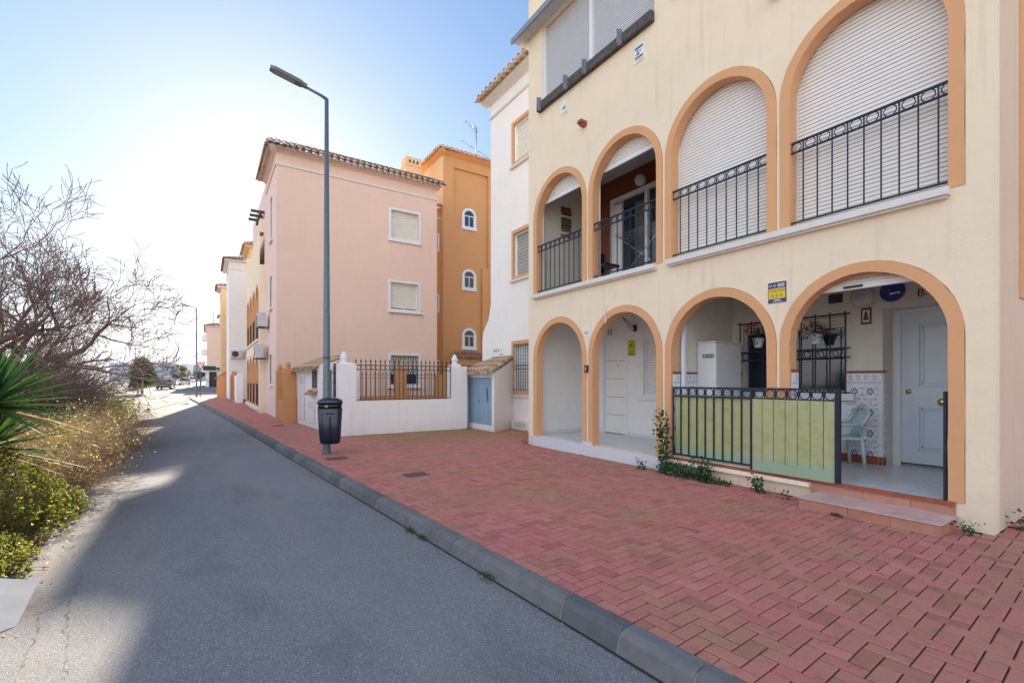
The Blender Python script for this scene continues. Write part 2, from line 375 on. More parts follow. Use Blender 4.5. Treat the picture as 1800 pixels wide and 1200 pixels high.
def copy_tree(o, loc=None, rotz=None, parent=None):
    c = o.copy(); COL.objects.link(c)
    if parent is not None: c.parent = parent
    if loc is not None: c.location = loc; c['_w'] = tuple(loc)
    if rotz is not None: c.rotation_euler = (0, 0, rotz)
    for ch in o.children: copy_tree(ch, parent=c)
    return c

def PX(X0): return lambda a, z, d: (X0+d, a, z)          # facade facing -X, a = Y
def PY(Y0): return lambda a, z, d: (a, Y0+d, z)          # facade facing -Y, a = X
def PPX(X0): return lambda a, z, d: (X0-d, a, z)
def PPY(Y0): return lambda a, z, d: (a, Y0-d, z)
def fbox(mb, fn, a0, a1, z0, z1, d0, d1): return mb.prism([(a0, z0), (a1, z0), (a1, z1), (a0, z1)], fn, d0, d1)

def wall(mb, fn, a0, a1, z0, z1, holes=(), depth=.12):
    "front face with rectangular holes and their reveals"
    A = sorted({a0, a1, *[h[0] for h in holes], *[h[1] for h in holes]}); Z = sorted({z0, z1, *[h[2] for h in holes], *[h[3] for h in holes]})
    for i in range(len(A)-1):
        for j in range(len(Z)-1):
            ca, cz = (A[i]+A[i+1])/2, (Z[j]+Z[j+1])/2
            if any(h[0] < ca < h[1] and h[2] < cz < h[3] for h in holes): continue
            mb.quad(fn(A[i], Z[j], 0), fn(A[i+1], Z[j], 0), fn(A[i+1], Z[j+1], 0), fn(A[i], Z[j+1], 0))
    for h in holes:
        p = [(h[0], h[2]), (h[1], h[2]), (h[1], h[3]), (h[0], h[3])]
        for i in range(4):
            q = p[(i+1) % 4]; mb.quad(fn(*p[i], 0), fn(*q, 0), fn(*q, depth), fn(*p[i], depth))
    return mb

TXT = {}
def text(mb, s, fn, a, z, size, d, flip=True, thick=.002, align='CENTER'):
    "text on a facade; flip: reading direction runs towards decreasing a"
    if s not in TXT:
        cu = bpy.data.curves.new('txt', 'FONT'); cu.body = s; cu.align_x = 'CENTER'; cu.size = 1; cu.extrude = 0; cu.resolution_u = 2
        ob = bpy.data.objects.new('txt', cu); COL.objects.link(ob)
        dg = bpy.context.evaluated_depsgraph_get(); me = bpy.data.meshes.new_from_object(ob.evaluated_get(dg))
        TXT[s] = ([tuple(v.co) for v in me.vertices], [tuple(p.vertices) for p in me.polygons])
        bpy.data.objects.remove(ob); bpy.data.curves.remove(cu); bpy.data.meshes.remove(me)
    vs, fs = TXT[s]; sg = -1 if flip else 1
    mb.add([fn(a+sg*x*size, z+y*size, d) for x, y, _ in vs], fs)
    return mb

def slats(mb, fn, a0, a1, z0, z1, pitch, d, clip=None, joint='shutter_joint', face='shutter'):
    "roller shutter: slightly bulged slats with dark joints"
    n = max(1, int(round((z1-z0)/pitch))); p = (z1-z0)/n
    for i in range(n):
        zb = z0+i*p; zt = zb+p; l, r_ = a0, a1
        if clip:
            c = clip(zb+p/2)
            if c is None: continue
            l, r_ = c
        g = min(.006, p*.14) if pitch < .08 else .018
        mb.mat(face)
        zz = [zb+g, zb+p*.3, zb+p*.7, zt-.001]; dd = [d, d-.006, d-.006, d+.001]
        for q in range(3): mb.quad(fn(l, zz[q], dd[q]), fn(r_, zz[q], dd[q]), fn(r_, zz[q+1], dd[q+1]), fn(l, zz[q+1], dd[q+1]))
        mb.mat(joint); mb.quad(fn(l, zb-.001, d+.004), fn(r_, zb-.001, d+.004), fn(r_, zb+g, d+.004), fn(l, zb+g, d+.004))
    return mb

def window(parent, fn, a0, a1, z0, z1, kind='shutter', surround=.1, smat='white_paint', sill=True, slat='shutter_cream', opened=0., label=None, grille=False, frame='white_paint', depth=.12, group=None):
    b = MB(); s_ = surround
    if s_ > 0:
        for q in ((a0-s_, a0, z0-s_, z1+s_), (a1, a1+s_, z0-s_, z1+s_), (a0, a1, z1, z1+s_), (a0, a1, z0-s_, z0)): fbox(b, fn, *q, -.03, .02)
    else:
        for q in ((a0, a0+.04, z0, z1), (a1-.04, a1, z0, z1), (a0+.04, a1-.04, z1-.04, z1), (a0+.04, a1-.04, z0, z0+.04)): fbox(b, fn, *q, depth-.04, depth)
    w_ = b.build('window', smat if s_ > 0 else frame, parent)
    if label: w_['label'] = label
    f = MB().mat(frame); t_ = .045
    for q in ((a0, a0+t_, z0, z1), (a1-t_, a1, z0, z1), (a0+t_, a1-t_, z1-t_, z1), (a0+t_, a1-t_, z0, z0+t_)): fbox(f, fn, *q, depth*.55, depth)
    f.build('frame', None, w_)
    i0, i1, j0, j1 = a0+t_, a1-t_, z0+t_, z1-t_
    js = j0+(j1-j0)*opened
    if opened < 1: slats(MB(), fn, i0, i1, js, j1, .055 if surround == 0 else .11, depth*.8, face=slat, joint='shutter_joint' if surround == 0 else 'slat_shadow').build('shutter', None, w_)
    if opened > 0:
        g_ = MB().mat('window_dark'); g_.quad(fn(i0, j0, depth*.9), fn(i1, j0, depth*.9), fn(i1, js, depth*.9), fn(i0, js, depth*.9))
        g_.mat(frame); am = (i0+i1)/2; fbox(g_, fn, am-.025, am+.025, j0, js, depth*.75, depth*.9-.002); g_.build('glass', None, w_)
    if sill:
        q = MB(); fbox(q, fn, a0-s_-.05, a1+s_+.05, z0-s_-.06, z0-s_, -.09, .0); q.build('sill', 'sill', w_)
    if grille:
        q = MB(); n = int((a1-a0)/.12)
        for i in range(1, n): aa = a0+(a1-a0)*i/n; fbox(q, fn, aa-.008, aa+.008, z0, z1, .0, .016)
        for zz in (z0+.06, z0+(z1-z0)*.55, z0+(z1-z0)*.55-.12, z1-.06): fbox(q, fn, a0, a1, zz-.008, zz+.008, -.004, .0)
        q.build('grille', 'iron', w_)
    return w_

def tiles(mb, p0, along, n, up, length, pitch=.2, r=.085, mat='roof_tile', step=.42, lime='sill', channels=True, caps=True, hip=False):
    "rows of barrel tiles: p0 eave start, along = unit vector of the eave, up = unit vector up the slope"
    along = Vector(along).normalized(); up = Vector(up).normalized(); nn = along.cross(up)
    if nn.z < 0: nn = -nn
    p0 = Vector(p0); K = 5; L0 = length
    for c in range(n):
        base = p0+along*(pitch*(c+.5))+along*random.uniform(-.008, .008)
        if hip: length = max(.1, min(L0, (c+.5)*pitch/.945*float(hip)+.12))
        cnt = max(1, int(math.ceil(length/step)))
        for q in range(cnt):
            a = base+up*(q*step-random.uniform(0, .025)); e = base+up*min(length, (q+1)*step+.04)
            r0, r1 = r*1.05, r*.85; lift = .035
            mb.mat(mat); v = []
            for (P, rr, h) in ((a, r0, lift+.012), (e, r1, lift)):
                for rad in (rr, rr-.016):
                    for j in range(K+1):
                        th = pi*j/K; v.append(P+along*(cos(th)*rad)+nn*(sin(th)*rad*.85+h))
            k1 = K+1; fs = []
            for j in range(K):
                fs += [(j, j+1, 2*k1+j+1, 2*k1+j), (k1+j, 3*k1+j, 3*k1+j+1, k1+j+1), (j, k1+j, k1+j+1, j+1), (2*k1+j, 2*k1+j+1, 3*k1+j+1, 3*k1+j)]
            mb.add(v, fs, True)
        if channels:
            cb = base+along*(pitch*.5); v = []
            for (P, rr) in ((cb-up*.10, r), (cb+up*length, r*.95)):
                for rad in (rr, rr-.014):
                    for j in range(K+1):
                        th = pi+pi*j/K; v.append(P+along*(cos(th)*rad*.92)+nn*(sin(th)*rad*.8+.045))
            k1 = K+1; fs = []
            for j in range(K): fs += [(j, j+1, 2*k1+j+1, 2*k1+j), (k1+j, 3*k1+j, 3*k1+j+1, k1+j+1), (j, k1+j, k1+j+1, j+1)]
            mb.add(v, fs, True)
        if lime and caps:
            mb.mat(lime); P = base+up*.015; v = []
            for j in range(K+1):
                th = pi*j/K; v.append(P+along*(cos(th)*(r-.01))+nn*(sin(th)*(r-.01)*.85+.02))
            mb.add(v, [tuple(range(K+1))])
    return mb

def gz(y): return -.14+max(0, min(y, 150)-48)*.012
def kerb_x(y):
    T = [(-8, 2.75), (2, 2.21), (3.24, 2.13), (5.66, 1.98), (10.4, 1.64), (21.5, .97), (53.6, -1.35)]
    for (a, b), (c, d) in zip(T, T[1:]):
        if y <= c: return b+(d-b)*(y-a)/(c-a)
    return T[-1][1]

# ================================================================== SETTING
mb = MB().mat('sand'); ys = [-60, -10, 20, 48, 80, 110, 150, 400, 2500]
for a, b in zip(ys, ys[1:]): mb.quad((-1500, a, gz(a)-.03), (1500, a, gz(a)-.03), (1500, b, gz(b)-.03), (-1500, b, gz(b)-.03))
struct(mb, 'ground', label='pale sandy open ground')
mb = MB().mat('asphalt')
edge = [(-10, -2.6), (3, -2.4), (9, -2.6), (16, -3.2), (34, -5.4), (48, -7.5), (55, -9.5), (85, -16), (120, -20), (150, -24), (210, -30)]
for (a, xa), (b, xb) in zip(edge, edge[1:]):
    rx = lambda y: (kerb_x(y)-.12 if y < 53.6 else 40)
    n = max(1, int((b-a)/2))
    for i in range(n):
        y0 = a+(b-a)*i/n; y1 = a+(b-a)*(i+1)/n; x0 = xa+(xb-xa)*i/n; x1 = xa+(xb-xa)*(i+1)/n
        mb.quad((x0, y0, gz(y0)), (min(rx(y0), 60), y0, gz(y0)), (min(rx(y1), 60), y1, gz(y1)), (x1, y1, gz(y1)))
struct(mb, 'road')
# cracks in the asphalt by the verge
mb = MB().mat('crack')
def crack(pts, w0=.008):
    P = []
    for (x0, y0), (x1, y1) in zip(pts, pts[1:]):
        n = max(2, int(math.hypot(x1-x0, y1-y0)/.035))
        for i in range(n): P.append((x0+(x1-x0)*i/n+random.uniform(-.018, .018), y0+(y1-y0)*i/n+random.uniform(-.01, .01)))
    for a, b in zip(P, P[1:]):
        ww = w0*random.choice([.12, .25, .5, .8])*.5
        mb.quad((a[0]-ww, a[1], gz(0)+.004), (a[0]+ww, a[1], gz(0)+.004), (b[0]+ww, b[1], gz(0)+.004), (b[0]-ww, b[1], gz(0)+.004))
crack([(-.62, 3.2), (-.68, 3.7), (-.80, 4.3), (-.86, 4.9), (-.88, 5.3)], .007); crack([(-.88, 3.6), (-.92, 4.2), (-1.0, 4.6)], .008)
crack([(-1.0, 6.9), (-.98, 8), (-1.1, 9)], .012)
struct(mb, 'road_cracks', label='thin dark cracks in the asphalt by the verge', cat='cracks')
# concrete sub-base of the pavement
mb = MB().mat('joint')
ys = [-8+i*2 for i in range(31)]+[53.6]
for a, b in zip(ys, ys[1:]): mb.add([(kerb_x(a)-.005, a, -.011), (16, a, -.011), (16, b, -.011), (kerb_x(b)-.005, b, -.011)], [(0, 1, 2, 3)])
struct(mb, 'pavement_bed')
# herringbone pavers
mb = MB().mat('paver')
bw = .105; G = .0085; ch = .006
ang = radians(3.2); ca, sa = cos(ang), sin(ang)
def inside(x, y):
    if y < -4 or y > 53.5 or x < kerb_x(y)-.09: return False
    if 1.22 < y < 9.05 and x > 6.42: return False
    if y <= 1.22: return x < 13.9
    if y < 13.05: return x < 8.22
    if y < 18.2: return x < 3.02
    return x < 2.36 if y < 36 else x < 2.0
def brick(x0, x1, y0, y1):
    cx, cy = (x0+x1)/2, (y0+y1)/2
    c = (cx*ca-cy*sa, cx*sa+cy*ca)
    if not inside(*c): return
    dz = random.uniform(-.002, .001)-(.002 if random.random() < .03 else 0); tx = random.uniform(-.004, .004); v = []
    for ins, z in ((G/2, -.02), (G/2, -ch*.6), (G/2+ch, 0)):
        for (x, y) in ((x0+ins, y0+ins), (x1-ins, y0+ins), (x1-ins, y1-ins), (x0+ins, y1-ins)):
            v.append((max(x*ca-y*sa, kerb_x(x*sa+y*ca)+.004), x*sa+y*ca, z+dz+(tx if x > cx else -tx)*.4))
    fs = [(8, 9, 10, 11)]
    for r_ in (0, 4):
        for i in range(4): fs.append((r_+i, r_+(i+1) % 4, r_+4+(i+1) % 4, r_+4+i))
    mb.add(v, fs)
N0, N1 = -60, 700
for j in range(-60, 560):
    # herringbone cell pattern: at row j a horizontal brick starts where (i-j)%4==0, vertical where (i-j)%4==2
    for i in range(-60, 150):
        q = (i-j) % 4
        x, y = i*bw, j*bw
        X_, Y_ = x*ca-y*sa, x*sa+y*ca
        if Y_ < -4 or Y_ > 54 or X_ < -2 or X_ > 14: continue
        if q == 0: brick(x, x+2*bw, y, y+bw)
        elif q == 2: brick(x, x+bw, y, y+2*bw) if False else brick(x, x+bw, y-bw, y+bw)
struct(mb, 'pavement', label='red herringbone block pavement')
# second pavement beyond the side street
mb = MB().mat('kerb'); P = [(-4.4, 83), (1.2, 66), (40, 64), (60, 160), (-9, 160)]
mb.prism(P, lambda a, b, d: (a, b, gz(b)+d), 0, .13); struct(mb, 'far_pavement', label='far pavement beyond the side street')
# kerb stones
mb = MB().mat('kerb'); y = -6.
while y < 53.4:
    l = .5
    y0, y1 = y+.005, y+l-.005; rows = []
    for yy in (y0, y1):
        x = kerb_x(yy); z = random.uniform(-.002, .002)
        rows.append([(x, yy, -.05), (x, yy, z), (x-.075, yy, z-.002), (x-.105, yy, z-.014), (x-.125, yy, z-.04), (x-.165, yy, -.20)])
    v = rows[0]+rows[1]; mb.add(v, [(i, i+1, 7+i, 6+i) for i in range(5)]+[(0, 1, 2, 3, 4, 5), (11, 10, 9, 8, 7, 6)])
    y += l
# rounded end of the kerb into the side street
cx, cy = kerb_x(53.5)+2.5, 53.5
for i in range(8):
    a0, a1 = pi-pi/2*i/8, pi-pi/2*(i+1)/8; v = []
    for a in (a0, a1):
        for (rr, zz) in ((2.5, -.05), (2.5, 0), (2.62, -.01), (2.65, -.2)): v.append((cx+cos(a)*rr, cy+sin(a)*rr, zz))
    mb.add(v, [(i_, i_+1, 5+i_, 4+i_) for i_ in range(3)])
mb.box(cx, 12, 56.0, 56.12, -.2, 0)
mb.mat('mortar'); y = -6.
while y < 53.4:
    for i in range(1): x = kerb_x(y); mb.add([(x, y-.006, -.004), (x-.103, y-.006, -.02), (x-.123, y-.006, -.045), (x-.162, y-.006, -.2), (x, y+.006, -.004), (x-.103, y+.006, -.02), (x-.123, y+.006, -.045), (x-.162, y+.006, -.2)], [(0, 1, 5, 4), (1, 2, 6, 5), (2, 3, 7, 6)])
    y += .5
struct(mb, 'kerb', label='grey concrete kerb stones along the road')
mb = MB().mat('joint')
for i in range(40):
    y0, y1 = -5+i*1.45, -5+(i+1)*1.45
    mb.quad((kerb_x(y0)-.170, y0, -.136), (kerb_x(y0)-.145, y0, -.136), (kerb_x(y1)-.145, y1, -.136), (kerb_x(y1)-.170, y1, -.136))
struct(mb, 'gutter_line', label='dark mortar line at the kerb foot')
mb = MB().mat('paver'); mb.add([(-1.1, 53.5, -.003), (12, 53.5, -.003), (12, 56, -.003), (1.3, 56, -.003), (0, 55.6, -.003), (-.8, 54.8, -.003)], [(0, 1, 2, 3, 4, 5)]); struct(mb, 'pavement_corner', label='red pavement corner at the side street')
mb = MB().mat('paver'); mb.quad((2.0, 34, -.002), (14, 34, -.002), (14, 53.5, -.002), (1.9, 53.5, -.002)); struct(mb, 'paved_forecourt', label='paved forecourt between the far buildings')

# ================================================================== MAIN BUILDING
F = 6.4; WX = .17; fn = PX(F)
YC = [7.94, 6.07, 4.20, 2.34]; RO, RI = .91, .78
Z_G, Z_U = 1.98, 5.19
def arch_poly(yc, r, zb, zs, n=28):
    return [(yc-r, zb)]+[(yc-r*cos(pi*i/n), zs+r*sin(pi*i/n)) for i in range(n+1)]+[(yc+r, zb)]
def arch_wall(mb, y0, y1, z0, z1, ops, d0, d1, n=28):
    "ops: list of (yc, r, zbottom, zspring)"
    ops = sorted(ops); ycur = y0
    def rect(a, b, c, e):
        if b-a > 1e-6 and e-c > 1e-6:
            for d in (d0, d1): mb.quad(fn(a, c, d), fn(b, c, d), fn(b, e, d), fn(a, e, d))
    for (yc, r, zb, zs) in ops:
        rect(ycur, yc-r, z0, z1); rect(yc-r, yc+r, z0, zb)
        for i in range(n):
            a, b = pi*i/n, pi*(i+1)/n; p, q = (yc-r*cos(a), zs+r*sin(a)), (yc-r*cos(b), zs+r*sin(b))
            for d in (d0, d1): mb.quad(fn(*p, d), fn(*q, d), fn(q[0], z1, d), fn(p[0], z1, d))
        P = arch_poly(yc, r, zb, zs, n)
        for p, q in zip(P, P[1:]): mb.quad(fn(*p, d0), fn(*q, d0), fn(*q, d1), fn(*p, d1))
        mb.quad(fn(yc-r, zb, d0), fn(yc+r, zb, d0), fn(yc+r, zb, d1), fn(yc-r, zb, d1))
        ycur = yc+r
    rect(ycur, y1, z0, z1)
    mb.quad(fn(y0, z0, d0), fn(y0, z0, d1), fn(y0, z1, d1), fn(y0, z1, d0)); mb.quad(fn(y1, z0, d0), fn(y1, z0, d1), fn(y1, z1, d1), fn(y1, z1, d0))
B = thing('arcaded_apartment_building', 'cream apartment building with terracotta trimmed arches, white roller shutters and black balcony rails', 'building', (F, 5.1, 0))
mb = MB().mat('cream')
zbot = [.0, .0, .0, .0]
arch_wall(mb, 1.22, 9.05, 0, 3.25, [(YC[0], RO, .22, Z_G), (YC[1], RO, .22, Z_G), (YC[2], RO, .20, Z_G), (YC[3], RO, .26, Z_G)], 0, WX)
arch_wall(mb, 1.22, 9.05, 3.25, 6.9, [(y, RO, 3.48, Z_U) for y in YC], 0, WX)
# upper band with the glazed loggia hole and small window
wall(mb, fn, 1.22, 9.05, 6.9, 11.2, [(5.33, 8.53, 7.62, 9.53), (3.6, 4.93, 7.72, 9.2)], WX)
# roof-level cut: the loggia roof is lower
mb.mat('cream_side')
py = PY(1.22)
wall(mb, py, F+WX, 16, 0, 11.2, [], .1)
mb.mat('cream'); wall(mb, PPY(9.05), F+WX, 8.22, 0, 9.6, [], .1)
mb.quad((F, 1.22, 11.2), (16, 1.22, 11.2), (16, 5.3, 11.2), (F, 5.3, 11.2))
B_wall = mb.build('wall', None, B)
# trims
tr_g = []
for lvl, (zs, zb) in enumerate(((Z_G, None), (Z_U, 3.48))):
    for i, yc in enumerate(YC):
        z_b = zb if zb else [.22, .22, .20, .262][i]
        def jit(P): return [P[0]]+[(a+random.uniform(-.0035, .0035), z+random.uniform(-.0035, .0035)) for a, z in P[1:-1]]+[P[-1]]
        def dens(P):
            P = list(P); L_, R_ = P[0], P[-1]; z1 = P[1][1]
            a = [L_]+[(P[1][0], L_[1]+(z1-L_[1])*q/6) for q in range(1, 6)]; b = [(P[-2][0], R_[1]+(z1-R_[1])*q/6) for q in range(5, 0, -1)]+[R_]
            return a+P[1:-1]+b
        Po = jit(dens(arch_poly(yc, RO-.003, z_b, zs))); Pi = jit(dens(arch_poly(yc, RI, z_b, zs))); mb = MB().mat('trim'); n = len(Po)
        d0, d1 = -.012, WX
        for j in range(n-1):
            a, b, c, d = Po[j], Po[j+1], Pi[j+1], Pi[j]
            mb.quad(fn(*a, d0), fn(*b, d0), fn(*c, d0), fn(*d, d0)); mb.quad(fn(*d, d0), fn(*c, d0), fn(*c, d1), fn(*d, d1))
            mb.quad(fn(*a, d1), fn(*b, d1), fn(*c, d1), fn(*d, d1)); mb.quad(fn(*a, d0), fn(*b, d0), fn(*b, 0), fn(*a, 0))
        for (a, d) in ((Po[0], Pi[0]), (Po[-1], Pi[-1])): mb.quad(fn(*a, d0), fn(*d, d0), fn(*d, d1), fn(*a, d1))
        mb.build('arch_trim', None, B)
# side opening trim
mb = MB(); fbox(mb, py, 7.36, 7.60, 2.4, 7.5, -.015, .0); mb.build('side_trim', 'trim', B)
# sills
for a, b in ((5.27, 8.80), (1.54, 5.02)):
    mb = MB(); fbox(mb, fn, a, b, 3.40, 3.48, -.11, .0); fbox(mb, fn, a+.02, b-.02, 3.375, 3.40, -.07, .0); mb.build('balcony_sill', 'sill', B)
# roller shutters of the upper arches
def arcclip(yc, r, zs):
    def c(z):
        if z < zs: return yc-r, yc+r
        q = r*r-(z-zs)**2
        return None if q <= 0.0004 else (yc-sqrt(q), yc+sqrt(q))
    return c
for i, (zl) in enumerate((5.64, 5.66, 3.48, 3.48)):
    yc = YC[i]; mb = MB(); slats(mb, fn, yc-.9, yc+.9, zl, 6.14, .05 if i > 1 else .055, WX+.03, arcclip(yc, .93, Z_U))
    mb.mat('white_paint')
    if i < 2: fbox(mb, fn, yc-.88, yc+.88, zl-.05, zl, WX+.01, WX+.05)
    for sg in (-1, 1): fbox(mb, fn, yc+sg*.80-.035, yc+sg*.80+.035, 3.48, Z_U+.3, WX+.004, WX+.02)
    mb.build('roller_shutter', None, B)
mb = MB(); slats(mb, fn, YC[3]-.9, YC[3]+.9, 2.68, 2.95, .06, WX+.03, arcclip(YC[3], .93, Z_G)); mb.mat('white_paint'); fbox(mb, fn, YC[3]-.6, YC[3]+.66, 2.61, 2.68, WX+.0, WX+.05)
mb.mat('black'); fbox(mb, fn, YC[3]+.03, YC[3]+.23, 2.625, 2.655, WX-.012, WX+.0)
mb.build('roller_shutter', None, B)
# side walls of the balcony piers
def railing(parent, fn, a0, a1, zb, zt, d, n, name='balcony_railing', mat='iron', circ=True, gap=.125):
    mb = MB().mat(mat); p = (a1-a0)/n
    for z, h_ in ((zt, .012), (zt-gap, .009), (zb, .009)): fbox(mb, fn, a0, a1, z-h_, z+h_, d-.014, d+.014)
    for i in range(n+1):
        a = a0+p*i; a = min(max(a, a0+.01), a1-.01); fbox(mb, fn, a-.0065, a+.0065, zb, zt, d-.0065, d+.0065)
    if circ:
        for i in range(n):
            c = fn(a0+p*(i+.5), zt-gap/2, d); u = Vector(fn(1, 0, 0))-Vector(fn(0, 0, 0)); mb.ring(c, min(p, gap)*.47, .006, (u, (0, 0, 1)), 18, 5)
    return mb.build(name, None, parent)
for i, yc in enumerate(YC): railing(B, fn, yc-.86 if i == 3 else yc-.80, yc+.80, 3.56, 4.60, .035, 10)
# loggia: shutters, posts, beam, brackets, roof
mb = MB(); slats(mb, fn, 5.33, 6.92, 7.7, 9.5, .045, .10, face='loggia_grey', joint='bracket'); slats(mb, fn, 7.0, 8.50, 7.7, 9.5, .045, .10, face='loggia_grey', joint='bracket'); mb.mat('white_paint')
for a in (6.92, 8.47): fbox(mb, fn, a, a+.08 if a < 8 else a+.06, 7.62, 9.53, .04, .12)
mb.build('loggia_shutter', None, B)
mb = MB(); fbox(mb, fn, 5.335, 8.60, 7.62, 7.80, -.10, .0); mb.build('wooden_beam', 'wood_grey', B)
for a in (5.98, 6.92, 7.50, 8.42):
    mb = MB(); fbox(mb, fn, a, a+.07, 7.60, 7.86, -.15, -.101); fbox(mb, fn, a+.03, a+.04, 7.60, 7.86, -.20, -.151); mb.build('beam_bracket', 'bracket', B)
mb = MB().mat('soffit'); mb.box(F-.28, 12, 5.335, 9.30, 9.55, 9.60); mb.mat('bracket'); mb.box(F-.32, F-.281, 5.335, 9.34, 9.52, 9.64); mb.build('loggia_roof', None, B)
window(B, fn, 3.7, 4.83, 7.82, 9.1, surround=.1, smat='trim', opened=.5, sill=False, frame='iron_brown')
for yy in (7.08, 3.27):
    mb = MB(); fbox(mb, fn, yy-.06, yy+.06, 6.66, 6.72, -.16, 0); fbox(mb, fn, yy-.045, yy+.045, 6.62, 6.66, -.12, 0); mb.build('rain_spout', 'terracotta', B)
# interior shells
mb = MB().mat('porch_white')
bx = 8.22
mb.quad((F+WX, 8.95, .22), (bx, 8.95, .22), (bx, 8.95, 3.1), (F+WX, 8.95, 3.1))               # C left wall
wall(mb, PX(bx), 5.14, 8.95, .22, 3.1, [(7.66, 8.44, .22, 2.47), (6.22, 7.16, 1.18, 2.45)], .12)  # C back
mb.quad((F+WX, 5.14, .22), (bx, 5.14, .22), (bx, 5.14, 3.1), (F+WX, 5.14, 3.1))
mb.mat('inner_white')
mb.quad((F+WX, 5.03, .2), (bx, 5.03, .2), (bx, 5.03, 3.1), (F+WX, 5.03, 3.1))
wall(mb, PX(bx), 2.72, 5.03, .2, 3.1, [(3.17, 4.83, 1.30, 2.54)], .12)
wall(mb, PX(bx), 1.40, 2.72, 2.55, 3.1, [], .1)
mb.quad((bx, 2.72, .2), (8.62, 2.72, .2), (8.62, 2.72, 2.55), (bx, 2.72, 2.55)); mb.quad((bx, 1.4, 2.55), (8.62, 1.4, 2.55), (8.62, 2.72, 2.55), (bx, 2.72, 2.55))
mb.quad((F+WX, 1.40, .2), (9, 1.40, .2), (9, 1.40, 3.1), (F+WX, 1.40, 3.1))
mb.quad((8.66, 1.40, .2), (8.66, 2.72, .2), (8.66, 2.72, 3.1), (8.66, 1.40, 3.1))
mb.mat('soffit'); mb.quad((F+WX, 1.3, 3.1), (9, 1.3, 3.1), (9, 9.0, 3.1), (F+WX, 9.0, 3.1))
mb.build('porch_lining', None, B)
mb = MB().mat('inner_white')
mb.quad((F+WX, 8.95, 3.48), (bx, 8.95, 3.48), (bx, 8.95, 6.35), (F+WX, 8.95, 6.35))
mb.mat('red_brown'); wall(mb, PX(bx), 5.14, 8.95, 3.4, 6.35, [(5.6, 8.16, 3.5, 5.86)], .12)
mb.mat('soffit'); mb.quad((F+WX, 1.3, 6.35), (9, 1.3, 6.35), (9, 9.0, 6.35), (F+WX, 9.0, 6.35)); mb.quad((F+WX, 1.3, 3.40), (9, 1.3, 3.40), (9, 9.0, 3.40), (F+WX, 9.0, 3.40))
mb.mat('inner_white'); mb.quad((F+WX, 5.14, 3.4), (bx, 5.14, 3.4), (bx, 5.14, 6.35), (F+WX, 5.14, 6.35))
mb.build('balcony_lining', None, B)
# balcony sliding door
fb = PX(bx); mb = MB().mat('white_paint')
for q in ((8.06, 8.16, 3.5, 5.86), (7.02, 7.10, 3.5, 5.86), (5.6, 5.68, 3.5, 5.86), (5.68, 7.02, 5.76, 5.86), (7.10, 8.06, 5.76, 5.86)): fbox(mb, fb, *q, -.03, .06)
fbox(mb, fb, 7.80, 8.06, 3.5, 5.70, -.01, .05)
mb.mat('window_dark'); fbox(mb, fb, 5.68, 7.02, 3.5, 5.76, .05, .06); fbox(mb, fb, 7.10, 7.80, 3.5, 5.76, .05, .06)
mb.mat('curtain'); fbox(mb, fb, 7.18, 7.45, 3.6, 5.6, .042, .046)
mb.build('sliding_door', None, B)
# ground floor: porch C plinth
mb = MB().mat('porch_floor'); mb.box(F-.02, bx+.1, 5.17, 8.94, .0, .218); mb.mat('riser_tile'); mb.box(F-.035, F-.0205, 5.22, 8.86, .0, .222)
mb.build('porch_floor', None, B)
for q in ((F+WX, bx-.0, 8.93, 8.949, .22, .30), (bx-.014, bx-.001, 8.44, 8.93, .22, .30), (bx-.014, bx-.001, 5.15, 7.66, .22, .30), (F-.02, F+WX+.01, 6.86, 7.15, .2185, .28)):
    mb = MB().mat('riser_tile'); mb.box(*q); mb.build('skirting', None, B)
# door C
mb = MB().mat('door_white'); fbox(mb, fb, 7.70, 8.40, .24, 2.42, .05, .09)
mb.mat('shutter_joint')
for z in (.68, 1.11, 1.55, 1.98): fbox(mb, fb, 7.72, 8.38, z-.006, z+.006, .047, .05)
mb.mat('white_paint')
for q in ((8.40, 8.46, .22, 2.50), (7.64, 7.70, .22, 2.50), (7.70, 8.40, 2.42, 2.50)): fbox(mb, fb, *q, -.015, .09)
dC = mb.build('front_door', None, B, label='white front door with four horizontal grooves')
mb = MB(); mb.ring(fb(7.98, 1.87, .045), .012, .006, ((0, 1, 0), (0, 0, 1)), 10, 4); mb.build('peephole', 'black', dC)
window(B, fb, 6.22, 7.16, 1.18, 2.45, surround=0, slat='shutter', sill=False)
mb = MB(); fbox(mb, fb, 6.1, 7.32, 1.08, 1.15, -.07, 0); mb.build('sill', 'white_paint', B)
# ground floor: porch B
mb = MB().mat('porch_floor'); mb.box(F+.012, 8.66, 1.40, 5.03, .0, .262); mb.box(F-.001, F+.0115, 1.43, 5.05, .2615, .2635)
mb.build('porch_floor', None, B)
mb = MB().mat('terracotta'); mb.box(F-.045, F-.001, 1.50, 5.1, .222, .266)
for i in range(12): pass
mb.mat('board_white'); mb.box(F-.075, F-.001, 2.86, 5.1, .165, .2215)
mb.mat('sill'); mb.box(F-.03, F-.001, 2.80, 4.95, .2665, .285)
mb.build('porch_nosing', None, B)
mb = MB(); mb.mat('terracotta_tile')
for y0, y1 in ((2.30, 2.86), (1.86, 2.296), (1.50, 1.856)): mb.box(F-.03, F-.0005, y0, y1, .10, .2215)
for y0, y1 in ((2.26, 2.76), (1.88, 2.256), (1.49, 1.876)): mb.box(5.87, 5.885, y0, y1, .0, .115)
mb.mat('step_top')
for y0, y1 in ((2.26, 2.77), (1.88, 2.257), (1.475, 1.877)): mb.box(5.855, F-.031, y0, y1, .1155, .128)
mb.mat('terracotta_tile'); mb.box(5.886, F-.031, 1.49, 1.505, 0, .115); mb.box(5.886, F-.031, 2.745, 2.76, 0, .115)
mb.build('entrance_step', None, B)
